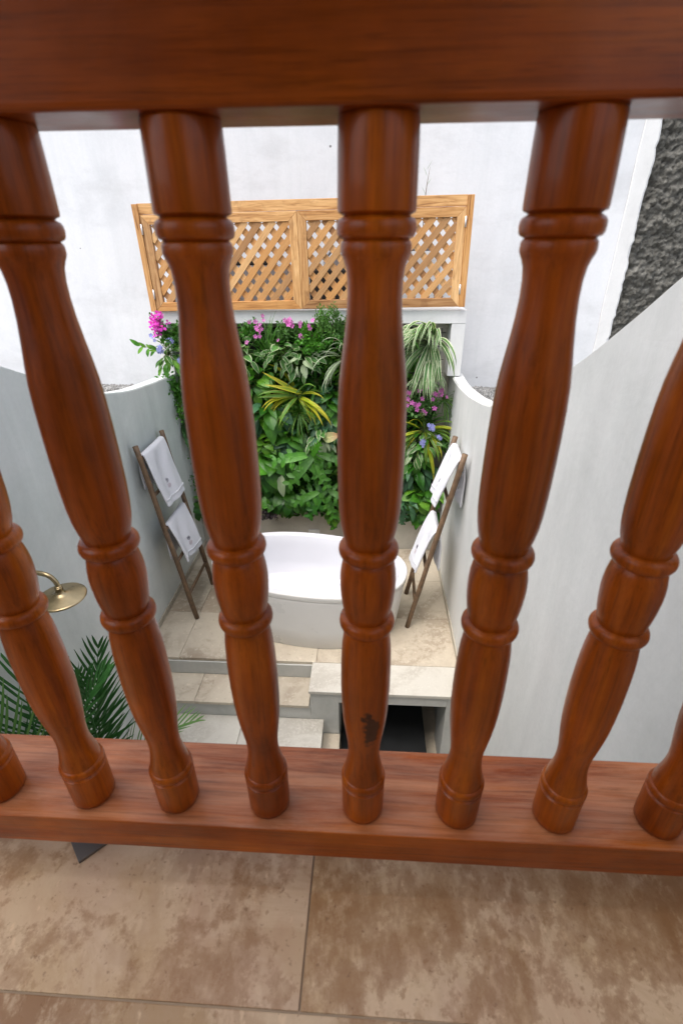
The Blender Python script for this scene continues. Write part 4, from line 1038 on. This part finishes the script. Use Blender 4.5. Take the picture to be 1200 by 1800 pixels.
# weeds on top of the lattice board
t = thing('dry_weed', 'thin dry weed stalk growing above the timber lattice', 'weed', (.487, 5.14, 3.50))
tube('stem', [(0, 0, -.3), (.0, 0, 0), (.012, 0, .14), (.03, 0, .27)], [.004, .004, .003, .001], 'woody', t, 5)
for a_, z_ in ((-.5, .05), (.6, .12), (-.4, .2), (.5, .25), (-.9, .0)): leaf(t, 'grass1', 'lf_fine', (.005, 0, z_), (a_, -.1, .8), (0, -1, 0), .09, 1.2)

# ------------------------------------------------------------------ palm at the lower left
pm = thing('potted_palm', 'feathery green palm at the lower left in front of the grey wall', 'palm', (-1.62, 1.30, -1.0))
pot = lathe_me('pot', [(.15, 0), (.17, .02), (.20, .30), (.215, .33), (.215, .36), (.195, .36), (.185, .32), (.02, .31)], 32); pot.materials.append(M['wall_beige']); link('pot', pot, pm)
tr_v, tr_f = [], []
for k in range(5):
    a = k * 1.3; tube_geo([(math.cos(a) * .05, math.sin(a) * .05, .30), (math.cos(a) * .07, math.sin(a) * .07, .7), (math.cos(a) * .10, math.sin(a) * .10, 1.05)], [.018, .014, .010], 8, tr_v, tr_f)
from_py('stem', tr_v, tr_f, 'stem', pm)
FM = [frond_me('frond', 21, 1, .34, .0085, b_, s_, .25) for b_, s_ in ((.35, 1), (.9, 2), (1.5, 3))]
FS = frond_me('frond', 22, 1, .30, .011, .1, 5, .05)
def frond(d, L, mi, base=(0, 0, 1.0), mat='lf_palm', nh=(0, -.3, 1)):
    o = leaf(pm, FM[mi] if mi < 3 else FS, mat, base, d, nh, L, 1.0, 'frond'); return o
frond((.06, .12, 1), 1.10, 0, (.02, .05, 1.05), nh=(0, -1, .2))
frond((-.05, .10, 1), 1.0, 0, (-.02, .02, 1.05), nh=(.5, -1, .2))
frond((.05, .06, 1), .95, 3, (.05, .06, 1.15), nh=(1, -.6, 0))
frond((.30, .20, .85), .85, 2, (.0, .05, .98), 'lf_palm_light', nh=(-.4, -.2, 1))
frond((.25, -.2, .9), .85, 2, (.0, .0, 1.0), nh=(-.3, .2, 1))
frond((-.3, .25, .9), .9, 1, (-.05, .05, 1.0))
frond((-.15, -.25, .95), .95, 1, (-.03, -.05, 1.0))
frond((-.2, .5, .8), .9, 1, (-.03, .05, 1.0))
frond((.1, -.6, .7), .9, 2, (.0, -.05, 1.0))
frond((-.25, -.55, .7), .9, 2, (-.02, -.05, .98))
frond((-.35, -.15, .7), .85, 2, (-.08, -.10, .95))
frond((-.15, -.05, .95), .95, 1, (-.12, -.15, .95), nh=(.6, -1, .3))
frond((.05, -.35, .85), .80, 2, (-.10, -.20, .95))
frond((-.45, .1, .6), .75, 2, (-.10, -.05, .92), 'lf_palm_light')
frond((-.08, .02, 1), .95, 1, (-.08, -.12, 1.40), nh=(.3, -1, .3))
frond((-.02, -.08, 1), .90, 1, (-.10, -.18, 1.40), 'lf_palm_light', nh=(1, -.5, .3))
frond((.10, .10, 1), .85, 1, (-.04, -.10, 1.35), nh=(-.6, -.8, .3))
frond((-.15, .15, .9), .85, 2, (-.06, -.05, 1.35), nh=(.2, -.3, 1))
